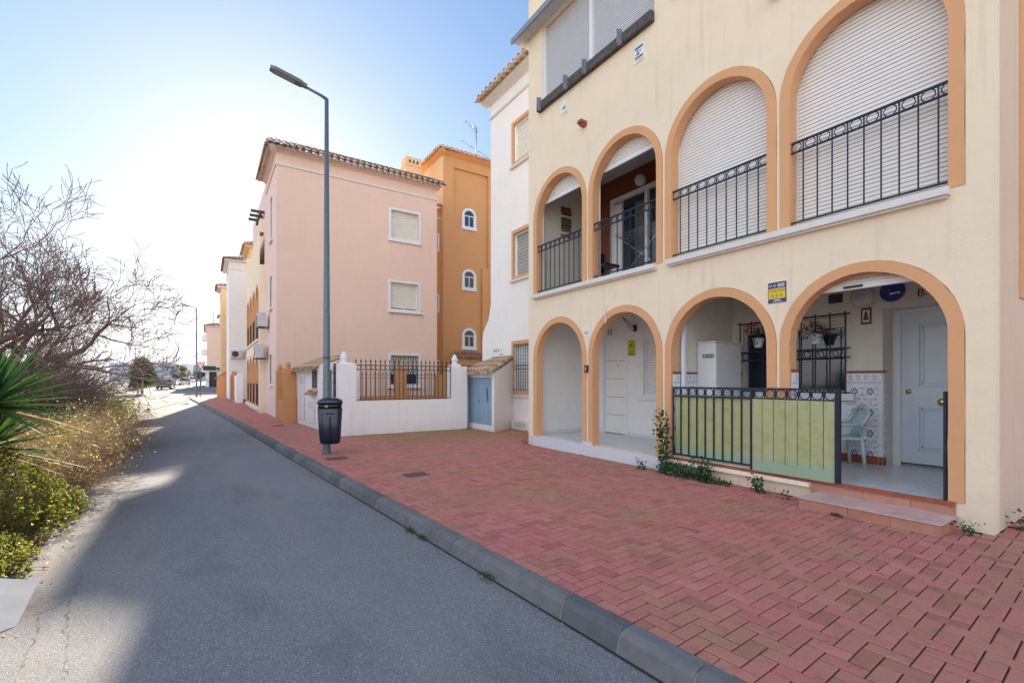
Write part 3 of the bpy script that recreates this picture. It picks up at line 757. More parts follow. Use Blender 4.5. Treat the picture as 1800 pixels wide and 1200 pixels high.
# azulejo dado
def dado(mb, fn, a0, a1, z0, z1, d):
    mb.mat('tile_white'); fbox(mb, fn, a0, a1, z0+.12, z1-.04, d-.008, d)
    mb.mat('terracotta'); fbox(mb, fn, a0, a1, z0, z0+.12, d-.010, d); fbox(mb, fn, a0, a1, z1-.04, z1, d-.014, d)
    zt = z1-.04; e = d-.009
    def blob(a, z, r_, mat, n=6, sx=1, rot=0, sz=1):
        mb.mat(mat); P = []
        for i in range(n):
            th = 2*pi*i/n; x, y = r_*sx*cos(th), r_*sz*sin(th); P.append(fn(a+x*cos(rot)-y*sin(rot), z+x*sin(rot)+y*cos(rot), e-.0008))
        if a-r_ > a0 and a+r_ < a1: mb.add(P, [tuple(range(n))])
    def curl(a, z, r_, mat, s=1, a_0=0, a_1=4.2, wd=.0035):
        mb.mat(mat)
        if a-r_ < a0 or a+r_ > a1: return
        n = 8; P = [(a+s*r_*(1-i/n*.5)*cos(a_0+a_1*i/n), z+r_*(1-i/n*.5)*sin(a_0+a_1*i/n)) for i in range(n+1)]
        for (x0, y0), (x1, y1) in zip(P, P[1:]):
            dx, dy = x1-x0, y1-y0; l = math.hypot(dx, dy)+1e-6; nx, ny = -dy/l*wd, dx/l*wd
            mb.quad(fn(x0-nx, y0-ny, e-.0006), fn(x0+nx, y0+ny, e-.0006), fn(x1+nx, y1+ny, e-.0006), fn(x1-nx, y1-ny, e-.0006))
    A = a1-.10; pa, pz = .20, .31; na = int((a1-a0)/pa)+2
    # border: scrolls and dot row
    for i in range(na*2):
        a = a1-.05-i*pa/2
        curl(a, zt-.06, .030, 'tile_blue', 1 if i % 2 else -1); curl(a, zt-.10, .022, 'tile_green', -1 if i % 2 else 1)
    for i in range(int((a1-a0)/.022)): blob(a1-.012-i*.022, zt-.135, .007, 'tile_blue')
    for i in range(int((a1-a0)/.044)): blob(a1-.022-i*.044, zt-.155, .006, 'tile_pink')
    z = zt-.27; row = 0
    while z > z0+.10:
        for i in range(na):
            a = A-i*pa
            for q in range(8): blob(a+.034*cos(pi*q/4+.39), z+.040*sin(pi*q/4+.39), .016, 'tile_blue', 6, 1.3, pi*q/4+.39, .6)
            blob(a, z, .008, 'tile_blue')
            am = a+pa/2
            for s in (-1, 1):
                curl(am+s*.022, z+.035, .030, 'tile_green', s, .2, 3.6); curl(am+s*.022, z-.035, .030, 'tile_green', s, -.2, -3.6)
            blob(am, z, .006, 'tile_pink')
            z2 = z-pz/2
            for s in (-1, 1):
                for u_ in (-1, 1):
                    curl(a+s*.035, z2+u_*.028, .034, 'tile_pink', s, 0, 4.5*u_, .003); curl(am+s*.03, z2+u_*.03, .026, 'tile_blue', -s, .5, 4*u_, .0028)
            blob(a, z2, .009, 'tile_pink'); blob(am, z2, .008, 'tile_green')
        z -= pz; row += 1
    mb.mat('sill')
    i = 0
    while a1-i*.20 > a0:
        aa = a1-.003-i*.2; fbox(mb, fn, aa-.0012, aa+.0012, z0, z1, e-.0012, e); i += 1
for nm, (f2, a0, a1) in {'a': (PX(bx), 2.722, 3.17), 'b': (PX(bx), 4.84, 5.02), 'c': (PPY(5.03).__call__ and (lambda a, z, d: (a, 5.03+d, z)), 6.6, 8.2), 'd': (lambda a, z, d: (a, 2.72+d, z), bx+.001, 8.32)}.items():
    mb = MB(); dado(mb, f2, a0, a1, .27, 1.65, -.001); mb.build('tile_dado', None, B)
mb = MB(); dado(mb, PX(bx), 3.17, 4.84, .27, 1.18, -.001) if False else None
mb = MB().mat('tile_white'); fbox(mb, PX(bx), 3.172, 4.838, .39, 1.20, -.009, -.001); mb.mat('terracotta'); fbox(mb, PX(bx), 3.172, 4.838, .27, .39, -.011, -.001); mb.build('tile_dado', None, B)
# tiled jamb of the middle pier
for a in (4.976, 3.116):
    mb = MB(); f3 = lambda p, z, d, a=a: (p, a+d, z); dado(mb, f3, F+.02, F+WX+.02, .27, 1.65, -.004); mb.build('tile_dado', None, B)
# window B with grille and sill
wB = window(B, fb, 3.17, 4.83, 1.30, 2.54, surround=0, slat='shutter_cream', opened=.86, sill=False, frame='grey_plastic')
mb = MB(); fbox(mb, fb, 3.05, 4.86, 1.20, 1.30, -.10, 0); mb.build('sill', 'white_paint', wB)
mb = MB()
for i in range(9): a = 3.16+i*.209; fbox(mb, fb, a-.0075, a+.0075, 1.26, 2.56, -.095, -.080)
for z in (1.32, 1.86, 2.0, 2.52): fbox(mb, fb, 3.10, 4.88, z-.010, z+.010, -.105, -.077)
for i in range(8): mb.ring(fb(3.16+(i+.5)*.209, 1.93, -.09), .062, .007, ((0, 1, 0), (0, 0, 1)))
mb.build('grille', 'iron', wB)
mb = MB().mat('curtain'); 
for i in range(10): a = 3.6+i*.06; fbox(mb, fb, a, a+.035, 1.36, 2.33, .112, .116)
mb.build('curtain', None, wB)
# door B
fd = PX(8.62); mb = MB().mat('door_blue'); fbox(mb, fd, 1.72, 2.62, .30, 2.50, 0, .04)
def panel(mb, fn, a0, a1, z0, z1, d):
    for ins, dd in ((0, .012), (.03, .0), (.045, .008)):
        for q in ((a0+ins, a0+ins+.012, z0+ins, z1-ins), (a1-ins-.012, a1-ins, z0+ins, z1-ins), (a0+ins, a1-ins, z0+ins, z0+ins+.012), (a0+ins, a1-ins, z1-ins-.012, z1-ins)): fbox(mb, fn, *q, d-.010-dd*1.2, d)
panel(mb, fd, 1.86, 2.42, 1.42, 2.32, 0); panel(mb, fd, 1.86, 2.42, .50, 1.12, 0)
mb.mat('white_paint')
for q in ((2.62, 2.715, .262, 2.545), (1.63, 1.72, .262, 2.545), (1.72, 2.62, 2.50, 2.545)): fbox(mb, fd, *q, -.05, .04)
mb.mat('black'); fbox(mb, fd, 1.72, 2.62, .285, .30, -.01, .04)
dB = mb.build('front_door', None, B, label='pale blue panelled front door')
mb = MB().lathe([(.02, 0), (.045, .01), (.05, .03), (.03, .045)], n=14); mb.xf(Matrix.Translation((8.615, 2.16, 1.20)) @ Matrix.Rotation(-pi/2, 4, 'Y')); mb.build('handle', 'brass', dB)
mb = MB().lathe([(.035, 0), (.03, .012)], n=14); mb.xf(Matrix.Translation((8.615, 2.54, 1.34)) @ Matrix.Rotation(-pi/2, 4, 'Y')); mb.build('lock', 'brass', dB)
# aluminium frame post inside arch 3
mb = MB(); mb.box(6.62, 6.66, 4.90, 4.96, .27, 2.6); mb.box(6.74, 6.76, 4.96, 5.02, .27, 2.7); mb.build('frame_post', 'white_paint', B)
# roof mass behind (unseen, keeps the storeys closed)
mb = MB().mat('cream'); mb.quad((F, 5.3, 9.62), (F, 5.3, 11.2), (16, 5.3, 11.2), (16, 5.3, 9.62)); mb.mat('inner_white'); mb.quad((8.8, 1.3, 0), (8.8, 9.0, 0), (8.8, 9.0, 9.5), (8.8, 1.3, 9.5)); mb.build('roof_wall', None, B)

# ---- things on / in the arcades
def porch_rail():
    R = thing('porch_railing', 'black porch railing with circle frieze and pale green fibreglass behind its bars', 'railing', (F-.06, 4.2, .27))
    mb = MB().mat('iron'); fr = PX(F-.06); p = .1455
    a = 4.91; n = 9
    for z, hh in ((1.392, .012), (1.255, .010), (.325, .010)): fbox(mb, fr, 3.60, 4.91, z-hh, z+hh, -.014, .014)
    for i in range(n+1): aa = 4.90-i*p*.99; fbox(mb, fr, aa-.008, aa+.008, .325, 1.39, -.008, .008)
    fbox(mb, fr, 3.575, 3.612, .27, 1.405, -.02, .02)
    mb.build('frame', None, R)
    for i in range(n):
        q = MB().mat('iron'); q.ring(fr(4.90-(i+.5)*p*.99, 1.323, 0), .059, .007, ((0, 1, 0), (0, 0, 1)), 20, 5); q.build('circle', None, R)
    mb = MB(); fbox(mb, fr, 3.62, 4.87, .29, 1.245, .018, .024); mb.build('panel', 'fibreglass', R)
    G_ = thing('porch_gate', 'black iron porch gate with green translucent fibreglass sheet in front of its bars', 'gate', (F-.10, 3.05, .27))
    mb = MB().mat('iron'); fg = PX(F-.10)
    for z, hh in ((1.392, .012), (1.255, .010), (.33, .010)): fbox(mb, fg, 2.52, 3.57, z-hh, z+hh, .016, .042)
    for i in range(8): aa = 3.56-i*.145; fbox(mb, fg, aa-.007, aa+.007, .33, 1.39, .022, .036)
    fbox(mb, fg, 2.50, 2.55, .275, 1.41, -.02, .03)
    mb.build('frame', None, G_)
    for i in range(7):
        q = MB().mat('iron'); q.ring(fg(3.56-(i+.5)*.145, 1.323, .028), .059, .007, ((0, 1, 0), (0, 0, 1)), 20, 5); q.build('circle', None, G_)
    mb = MB().mat('fibreglass'); fbox(mb, fg, 2.56, 3.565, .27, 1.25, -.002, .004)
    mb.mat('leaf_dark' if False else 'iron')
    for i in range(6): aa = 3.43-i*.150; fbox(mb, fg, aa-.003, aa+.003, .40+.02*(i % 2), 1.25, -.0035, -.002)
    mb.build('panel', None, G_)
    mb = MB().mat('iron'); fbox(mb, PX(F+.02), 1.575, 1.600, .265, 1.39, -.02, .03); o = mb.build('gate_leaf'); tag(o, 'narrow black iron gate post edge standing against the right jamb of the doorway arch', 'gate post')
porch_rail()
# wall cabinet
C_ = thing('storage_cabinet', 'white two door storage cabinet standing in the left corner of the tiled porch', 'cabinet', (7.5, 4.85, .262))
mb = MB(); mb.box(7.13, 7.88, 4.68, 5.01, .27, 2.14); mb.build('body', 'cabinet_white', C_)
mb = MB(); mb.box(7.10, 7.91, 4.65, 5.01, 2.1405, 2.165); mb.build('top', 'inner_white', C_)
for x0, x1, hx in ((7.14, 7.50, 7.46), (7.51, 7.87, 7.55)):
    mb = MB(); mb.box(x0, x1, 4.662, 4.679, .30, 2.12); d = mb.build('door', 'cabinet_white', C_)
    mb = MB(); mb.box(hx-.035, hx+.035, 4.645, 4.6615, 1.355, 1.37); mb.build('handle', 'rim', d)
K_ = thing('key_rack', 'small dark key rack fixed on the street side of the white porch cabinet', 'key rack', (7.115, 4.82, 1.92))
mb = MB(); fbox(mb, PX(7.128), 4.70, 4.90, 1.89, 1.95, -.012, 0); mb.build('board', 'black', K_)
mb = MB(); 
for i, a in enumerate((4.72, 4.76, 4.80, 4.84, 4.87)): fbox(mb, PX(7.128), a-.008, a+.008, 1.90, 1.94, -.014, -.0125)
mb.build('pattern', 'cabinet_white', K_)
# flower pots on the grille
def pot(loc, name, label, flowers):
    T = thing(name, label, 'flower pot', loc, 'patterned flower pots hanging on the porch window grille')
    mb = MB().mat('pot_white'); mb.lathe([(.055, 0), (.062, .01), (.095, .15), (.10, .16), (.09, .165)], n=18); mb.build('pot', None, T, world=False)
    mb = MB().mat('tile_blue')
    for q in range(7): th = 2*pi*q/7; mb.add([(-.082+.0, .0+.03*cos(th)+.012*cos(x), .085+.03*sin(th)+.012*sin(x)) for x in [2*pi*i/6 for i in range(6)]], [tuple(range(6))])
    for q in range(14): th = 2*pi*q/14; mb.box(.101*cos(th)-.008, .101*cos(th)+.008, .101*sin(th)-.008, .101*sin(th)+.008, .145, .158)
    mb.build('pattern', None, T, world=False)
    mb = MB().mat('leaf_dark'); 
    for i in range(260):
        th, rr, h_ = random.uniform(0, 2*pi), random.uniform(0, .19), random.uniform(.14, .36)
        leaf(mb, (rr*cos(th)*.8, rr*sin(th)*1.2, h_-rr*.4), random.uniform(.03, .055))
    mb.build('foliage', None, T, world=False)
    mb = MB().mat('petal_red')
    for (fy, fz) in flowers:
        for i in range(34): leaf(mb, (-.08+random.uniform(-.04, .04), fy+random.gauss(0, .028), fz+random.gauss(0, .024)), .028)
    mb.build('flowers', None, T, world=False)
def rv():
    while True:
        v = Vector((random.uniform(-1, 1), random.uniform(-1, 1), random.uniform(-1, 1)))
        if .05 < v.length < 1: return v.normalized()
def leaf(mb, p, s, d=None, w=.5, up=.3):
    p = Vector(p); d = d or rv(); a = rv(); n = d.cross(a+Vector((0, 0, up))); 
    if n.length < 1e-3: return
    n.normalize(); q = d.cross(n)*(s*.12)
    mb.add([p, p+d*(s*.5)+n*(s*w*.5)+q, p+d*s, p+d*(s*.5)-n*(s*w*.5)+q], [(0, 1, 2, 3)])
pot((8.10, 3.55, 2.08), 'flower_pot', 'white pot with a blue flower motif and small red flowers on the porch window grille', [(.14, .20), (-.17, .20), (0, .33), (-.08, .2)])
pot((8.10, 4.48, 2.08), 'flower_pot', 'white patterned pot with big pink red blooms hanging beside the white porch cabinet', [(.13, .34), (.10, .40), (.17, .28), (0, .40)])
# plastic chair
def chair():
    T = thing('plastic_armchair', 'pale blue plastic armchair with fanned back slats in front of the patterned tiles', 'chair', (7.80, 3.10, .262)); W = .24; T.rotation_euler = (0, 0, radians(42))
    mb = MB().mat('chair')
    for s in (-1, 1):
        mb.tube([(s*W, -.22, 0), (s*(W-.02), -.19, .42)], [.022, .03], 6); mb.tube([(s*W, .24, 0), (s*(W-.02), .20, .42)], [.022, .03], 6)
    mb.build('leg_frame', None, T, world=False)
    mb = MB().mat('chair'); mb.bev(-W, W, -.2, .22, .40, .43, .01); mb.build('seat', None, T, world=False)
    mb = MB().mat('chair')
    for i in range(7):
        a = (i-3)/3; mb.tube([(a*.10, -.20, .43), (a*.14, -.23, .60), (a*.20, -.27, .80-.03*abs(a))], [.012, .015, .020], 4)
    P = [(-.25, -.16, .60), (-.245, -.23, .68), (-.23, -.27, .76), (-.16, -.285, .83), (0, -.29, .86), (.16, -.285, .83), (.23, -.27, .76), (.245, -.23, .68), (.25, -.16, .60)]
    mb.tube(P, .028, 7); mb.build('backrest', None, T, world=False)
    for s in (-1, 1):
        mb = MB().mat('chair'); mb.tube([(s*.25, -.17, .60), (s*.275, 0, .62), (s*.275, .16, .615), (s*.26, .20, .58), (s*.24, .20, .42)], .022, 6); mb.build('armrest', None, T, world=False)
    mb = MB().mat('chair'); mb.tube([(-.24, -.22, .43), (0, -.24, .43), (.24, -.22, .43)], .022, 6); mb.build('rear_rail', None, T, world=False)
chair()
# wall decorations in porch B
fp = PX(bx)
T = thing('ceramic_plate', 'round dark blue ceramic plate with a white painted village on the porch wall', 'plate', (bx, 2.60, 2.78))
mb = MB().mat('tile_blue').lathe([(.0, 0), (.14, .0), (.15, .02), (.12, .012), (.0, .01)], n=26); mb.xf(Matrix.Translation((bx-.005, 2.60, 2.78)) @ Matrix.Rotation(-pi/2, 4, 'Y')); mb.build('plate', None, T)
mb = MB().mat('sign_white')
for a, z, w_, h_ in ((2.56, 2.75, .03, .02), (2.60, 2.745, .03, .025), (2.52, 2.75, .02, .03), (2.64, 2.80, .012, .006)): fbox(mb, fp, a-w_/2, a+w_, z-h_/2, z+h_/2, -.024, -.020)
mb.build('painting', None, T)
T = thing('globe_light', 'dull white round wall lamp over the saint tile in the tiled porch', 'wall lamp', (bx, 2.95, 2.74))
mb = MB().mat('globe').lathe([(.10, 0), (.15, .03), (.16, .06), (.12, .11), (.05, .14)], n=22); mb.xf(Matrix.Translation((bx-.001, 2.95, 2.74)) @ Matrix.Rotation(-pi/2, 4, 'Y')); mb.build('shade', None, T)
mb = MB(); mb.lathe([(.06, 0), (.06, .012)], n=12); mb.xf(Matrix.Translation((bx-.14, 2.95, 2.74)) @ Matrix.Rotation(-pi/2, 4, 'Y')); mb.build('cap', 'grey_plastic', T)
T = thing('saint_tile', 'small brown ceramic tile with a pointed robed shape below the round lamp', 'tile', (bx, 2.93, 2.45))
mb = MB(); fbox(mb, fp, 2.855, 2.985, 2.34, 2.58, -.014, 0); mb.build('frame', 'plank_brown', T)
mb = MB(); fbox(mb, fp, 2.875, 2.965, 2.37, 2.55, -.016, -.0142); mb.build('ground', 'inner_white', T)
mb = MB(); mb.prism([(2.885, 2.40), (2.955, 2.40), (2.93, 2.53), (2.91, 2.53)], fp, -.018, -.0162); mb.build('figure', 'plank_brown', T)
T = thing('name_plaque', 'dark green openwork plaque just below the half raised shutter of the doorway arch', 'plaque', (bx, 3.32, 2.78))
mb = MB(); fbox(mb, fp, 3.23, 3.42, 2.71, 2.85, -.014, 0); mb.build('board', 'awning_green', T)
T = thing('letter_b', 'black letter B with a dot painted on the wall above the pale blue door', 'letter', (bx, 2.3, 2.7))
mb = MB(); text(mb, 'B.', fp, 2.27, 2.66, .15, -.004); mb.build('writing', 'black', T)
mb = MB().mat('terracotta'); fbox(mb, fp, 2.10, 2.26, 2.86, 2.93, -.02, 0); tag(mb.build('terracotta_plaque'), 'small terracotta plaque high on the wall at the right end of the doorway arch', 'plaque')
# porch C
fc = PX(bx)
T = thing('surveillance_sign', 'yellow green surveillance sign with a black camera beside the grooved white door', 'sign', (bx, 7.5, 2.26))
mb = MB(); fbox(mb, fc, 7.39, 7.61, 2.08, 2.44, -.006, 0); mb.build('board', 'sign_camera', T)
mb = MB().mat('black'); mb.prism([(7.58, 2.29), (7.56, 2.275), (7.46, 2.345), (7.48, 2.375)], fc, -.008, -.0065); fbox(mb, fc, 7.41, 7.425, 2.27, 2.31, -.008, -.0065); fbox(mb, fc, 7.42, 7.49, 2.28, 2.29, -.008, -.0065)
for z in (2.20, 2.115): fbox(mb, fc, 7.40, 7.60, z-.003, z+.003, -.008, -.0065)
fbox(mb, fc, 7.40, 7.60, 2.083, 2.092, -.008, -.0065)
text(mb, 'ZONA', fc, 7.50, 2.135, .062, -.0068); text(mb, 'VIDEOVIGILADA', fc, 7.5, 2.098, .022, -.0068); mb.build('print', None, T)
T = thing('outdoor_wall_lamp', 'curved dark wall lamp with a pale glass blade above the surveillance sign', 'wall lamp', (bx, 7.42, 2.75))
mb = MB(); fbox(mb, fc, 7.35, 7.43, 2.63, 2.77, -.05, 0); mb.build('base', 'black', T)
mb = MB(); P = [(bx-.05, 7.42, 2.66), (bx-.11, 7.47, 2.76), (bx-.15, 7.54, 2.86), (bx-.17, 7.63, 2.92)]; mb.tube(P, [.05, .05, .035, .008], 8); mb.build('shade', 'grey_plastic', T)
mb = MB(); mb.tube([Vector(p)+Vector((-.01, 0, .045)) for p in P], .012, 5); mb.build('arm', 'black', T)
T = thing('letter_tile_c', 'small white ceramic house letter tile C above the grooved white door', 'house letter', (bx, 8.19, 2.68))
mb = MB(); fbox(mb, fc, 8.11, 8.27, 2.59, 2.77, -.01, 0); mb.build('tile', 'sign_white', T)
mb = MB(); text(mb, 'C', fc, 8.19, 2.635, .13, -.012); fbox(mb, fc, 8.235, 8.255, 2.60, 2.76, -.012, -.0105); fbox(mb, fc, 8.125, 8.145, 2.60, 2.76, -.012, -.0105); mb.build('letter', 'black', T)
T = thing('house_number', 'white ceramic house number tile 4C with blue figures between the two left ground floor arches', 'house number', (F, 7.01, 2.46))
mb = MB(); fbox(mb, fn, 6.93, 7.09, 2.38, 2.54, -.012, 0); mb.build('tile', 'sign_white', T)
mb = MB(); text(mb, '4C', fn, 7.01, 2.425, .105, -.014); mb.build('writing', 'sign_blue', T)
T = thing('intercom', 'small black door intercom on the narrow pier below the 4C tile', 'intercom', (F, 7.01, 1.74))
mb = MB(); fbox(mb, fn, 6.965, 7.055, 1.67, 1.81, -.045, -.013); mb.build('housing', 'black', T)
mb = MB(); fbox(mb, fn, 6.99, 7.04, 1.70, 1.78, -.049, -.0455); mb.build('panel', 'lamp_glass', T)
T = thing('alarm_sign', 'navy and yellow alarm company sign between the two right ground floor arches', 'sign', (F, 3.28, 2.68))
mb = MB(); fbox(mb, fn, 3.165, 3.40, 2.545, 2.82, -.008, 0); mb.build('board', 'sign_navy', T)
mb = MB(); fbox(mb, fn, 3.175, 3.392, 2.598, 2.738, -.010, -.0085); mb.build('yellow_field', 'sign_yellow', T)
mb = MB().mat('sign_white'); P = [(3.388, 2.757), (3.383, 2.785), (3.37, 2.765), (3.358, 2.79), (3.345, 2.765)]
for p, q in zip(P, P[1:]):
    mb.quad(fn(p[0], p[1]-.006, -.011), fn(p[0], p[1]+.006, -.011), fn(q[0], q[1]+.006, -.011), fn(q[0], q[1]-.006, -.011))
mb.ring(fn(3.313, 2.775, -.010), .015, .004, ((0, 1, 0), (0, 0, 1)), 14, 4)
for z in (2.792, 2.776, 2.760): fbox(mb, fn, 3.185, 3.275, z-.004, z+.004, -.0095, -.0085)
fbox(mb, fn, 3.24, 3.32, 2.572, 2.585, -.0095, -.0085); fbox(mb, fn, 3.21, 3.35, 2.557, 2.561, -.0095, -.0085)
mb.mat('sign_navy'); text(mb, 'CONECTADA', fn, 3.283, 2.700, .034, -.0115); fbox(mb, fn, 3.20, 3.37, 2.690, 2.693, -.0115, -.0105)
for a in (3.34, 3.285, 3.225): mb.ring(fn(a, 2.648, -.011), .010, .0025, ((0, 1, 0), (0, 0, 1)), 10, 4); fbox(mb, fn, a-.018, a+.018, 2.622, 2.626, -.0115, -.0105)
mb.build('print', None, T)
for (yy, zz, lab) in ((5.66, 7.28, 'painted ceramic tile with blue waves under the loggia beam, nearer its right end'), (7.72, 7.33, 'faded yellow ceramic tile under the left bracket end of the loggia beam')):
    T = thing('ceramic_tile', lab, 'tile', (F, yy, zz), 'painted ceramic tiles under the loggia')
    mb = MB(); fbox(mb, fn, yy-.11, yy+.11, zz-.15, zz+.15, -.014, 0); mb.build('tile', 'sign_white', T)
    mb = MB(); 
    if yy < 6:
        mb.mat('sign_blue'); fbox(mb, fn, yy-.09, yy+.09, zz+.08, zz+.12, -.016, -.0145); fbox(mb, fn, yy-.09, yy+.09, zz-.085, zz-.05, -.016, -.0145); mb.mat('black'); mb.prism([(yy+.08, zz-.03), (yy+.01, zz+.03), (yy-.01, zz-.02)], fn, -.016, -.0145); mb.prism([(yy+.07, zz+.05), (yy+.02, zz+.07), (yy+.03, zz+.03)], fn, -.016, -.0145)
        mb.mat('tile_green'); mb.prism([(yy+.0, zz+.04), (yy-.05, zz+.06), (yy-.03, zz-.0)], fn, -.016, -.0145)
    mb.mat('sign_yellow'); fbox(mb, fn, yy-.08, yy+.08, zz-.125, zz-.10, -.016, -.0145)
    if yy > 6: mb.mat('brass'); mb.prism([(yy+.06, zz-.03), (yy+.03, zz+.05), (yy-.0, zz), (yy-.05, zz+.04), (yy-.04, zz-.04)], fn, -.016, -.0145)
    mb.build('painting', None, T)
# icicle ornament
mb = MB().mat('sign_white'); fbox(mb, fn, 6.47, 6.485, 2.60, 2.95, -.03, -.015)
for z in (2.72, 2.78, 2.84, 2.9): fbox(mb, fn, 6.45, 6.505, z, z+.006, -.03, -.015)
tag(mb.build('hanging_ornament'), 'small white icicle shaped ornament hanging on the arch trim over the grooved door', 'ornament')
# first floor balcony things
T = thing('plank_sign', 'hanging sign of stacked coloured wooden planks on the balcony side wall', 'sign', (7.46, 8.94, 5.4))
cols = ['plank_brown', 'plank_brown', 'plank_brown', 'inner_white', 'plank_brown', 'plank_green', 'plank_brown', 'plank_green', 'plank_pink', 'inner_white', 'plank_pink']
for i, c in enumerate(cols):
    z = 5.78-i*.068; o = random.uniform(-.02, .02); mb = MB(); mb.box(7.30+o, 7.61+o, 8.92, 8.945, z-.05, z); mb.build('plank', c, T)
T = thing('balcony_globe_light', 'round white globe lamp on the brown balcony wall above the sliding door', 'wall lamp', (8.2, 7.13, 5.94))
mb = MB().mat('globe').lathe([(.02, -.13), (.09, -.10), (.13, 0), (.09, .10), (.02, .13)], c=(8.08, 7.13, 5.97), n=18); mb.build('globe', None, T)
mb = MB(); mb.box(8.17, 8.219, 7.08, 7.18, 5.92, 6.02); mb.build('bracket', 'grey_plastic', T)
T = thing('drying_rack', 'folding white clothes drying rack with crossed legs behind the second balcony rail', 'drying rack', (7.3, 6.1, 3.5))
mb = MB().mat('rim')
for x in (7.0, 7.55):
    mb.tube([(x, 6.8, 3.45), (x, 5.5, 4.45)], .009, 5); mb.tube([(x, 5.5, 3.45), (x, 6.8, 4.45)], .009, 5)
mb.build('legs', None, T); mb = MB().mat('rim')
for i in range(7): x = 7.0+i*.09; mb.tube([(x, 5.35, 4.46), (x, 6.85, 4.46)], .005, 4)
mb.tube([(7.0, 5.35, 4.46), (7.55, 5.35, 4.46)], .008, 4); mb.tube([(7.0, 6.85, 4.46), (7.55, 6.85, 4.46)], .008, 4); mb.build('rails', None, T)
T = thing('balcony_chair', 'dark chair with its back showing behind the leftmost balcony rail', 'chair', (7.0, 7.4, 3.48))
mb = MB(); mb.bev(6.85, 7.25, 7.35, 7.42, 3.8, 4.25, .02); mb.build('backrest', 'black', T); mb = MB(); mb.bev(6.85, 7.25, 6.95, 7.349, 3.88, 3.93, .01); mb.build('seat', 'black', T)
for x in (6.87, 7.23):
    for y in (6.98, 7.38): mb = MB(); mb.tube([(x, y, 3.41), (x, y, 3.88)], .015, 6); mb.build('leg', 'black', T)
T = thing('balcony_plant', 'small bright green pot plant at the right foot of the second balcony arch', 'plant', (6.68, 5.42, 3.5))
mb = MB(); mb.lathe([(.05, 0), (.07, .12)], c=(6.72, 5.42, 3.43), n=12); mb.build('pot', 'sign_white', T)
mb = MB().mat('leaf_bright')
for i in range(90): leaf(mb, (6.72+random.gauss(0, .05), 5.42+random.gauss(0, .05), 3.6+random.gauss(0, .05)), .05)
mb.build('foliage', None, T)

# ================================================================== WHITE BUILDING (right, set back)
T = thing('white_apartment_building', 'white apartment building with tiled eaves and orange framed windows, set back behind the cream arcade', 'building', (8.2, 11.5, 0)); fw = PX(8.2)
mb = MB().mat('white'); wins = [(10.9, 12.40, 8.42, 9.62), (10.9, 12.40, 4.80, 6.16), (10.9, 12.40, 1.17, 2.65)]
wall(mb, fw, 9.05, 13.85, 0, 11.1, wins, .15)
mb.prism([(13.85, 0), (14.44, 0), (14.44, 2.9), (14.42, 3.1), (14.3, 3.3), (14.02, 3.6), (13.92, 3.85), (13.85, 4.2)], fw, 0, .25)
wall(mb, PPY(13.85), 8.2, 16, 0, 11.1, [], .1); mb.quad((8.2, 9.06, 11.1), (16, 9.06, 11.1), (16, 13.85, 11.1), (8.2, 13.85, 11.1)); mb.quad((8.2, 9.06, 9.6), (16, 9.06, 9.6), (16, 9.06, 11.1), (8.2, 9.06, 11.1)); mb.build('wall', None, T)
for i, q in enumerate(wins): window(T, fw, *q, surround=.11, smat='trim', slat=('shutter_cream', 'shutter_joint', 'shutter')[i], sill=True, grille=(i == 2), opened=0, depth=.15)
mb = MB(); fbox(mb, fw, 9.05, 13.90, 10.46, 10.54, -.05, 0); mb.build('moulding', 'sill', T)
mb = MB().mat('sill'); mb.prism([(8.2, 10.92), (8.2, 11.12), (7.94, 11.12), (7.98, 11.04), (8.09, 10.98)], lambda a, z, d: (a, d, z), 9.0, 14.10)
tiles(mb, (7.83, 9.0, 11.14), (0, 1, 0), 19, (cos(radians(20)), 0, sin(radians(20))), 3.0, pitch=.27, r=.112, mat='roof_tile_pale'); mb.build('roof', None, T)
mb = MB(); text(mb, 'IJIQUE   I', fw, 13.40, 2.47, .14, -.004); fbox(mb, fw, 13.06, 13.30, 2.365, 2.39, -.004, 0); tag(mb.build('street_name', 'black'), 'faded dark lettering painted on the white wall above the blue meter cabinet', 'lettering')
mb = MB().mat('white_wall'); mb.box(8.02, 8.199, 11.3, 12.3, 0, .27)
mb.mat('shutter_joint')
for z in (.09, .14, .19): mb.box(8.017, 8.0195, 11.5, 12.1, z, z+.018)
tag(mb.build('vent_box'), 'low white louvred vent box at the foot of the white wall under the barred window', 'vent')

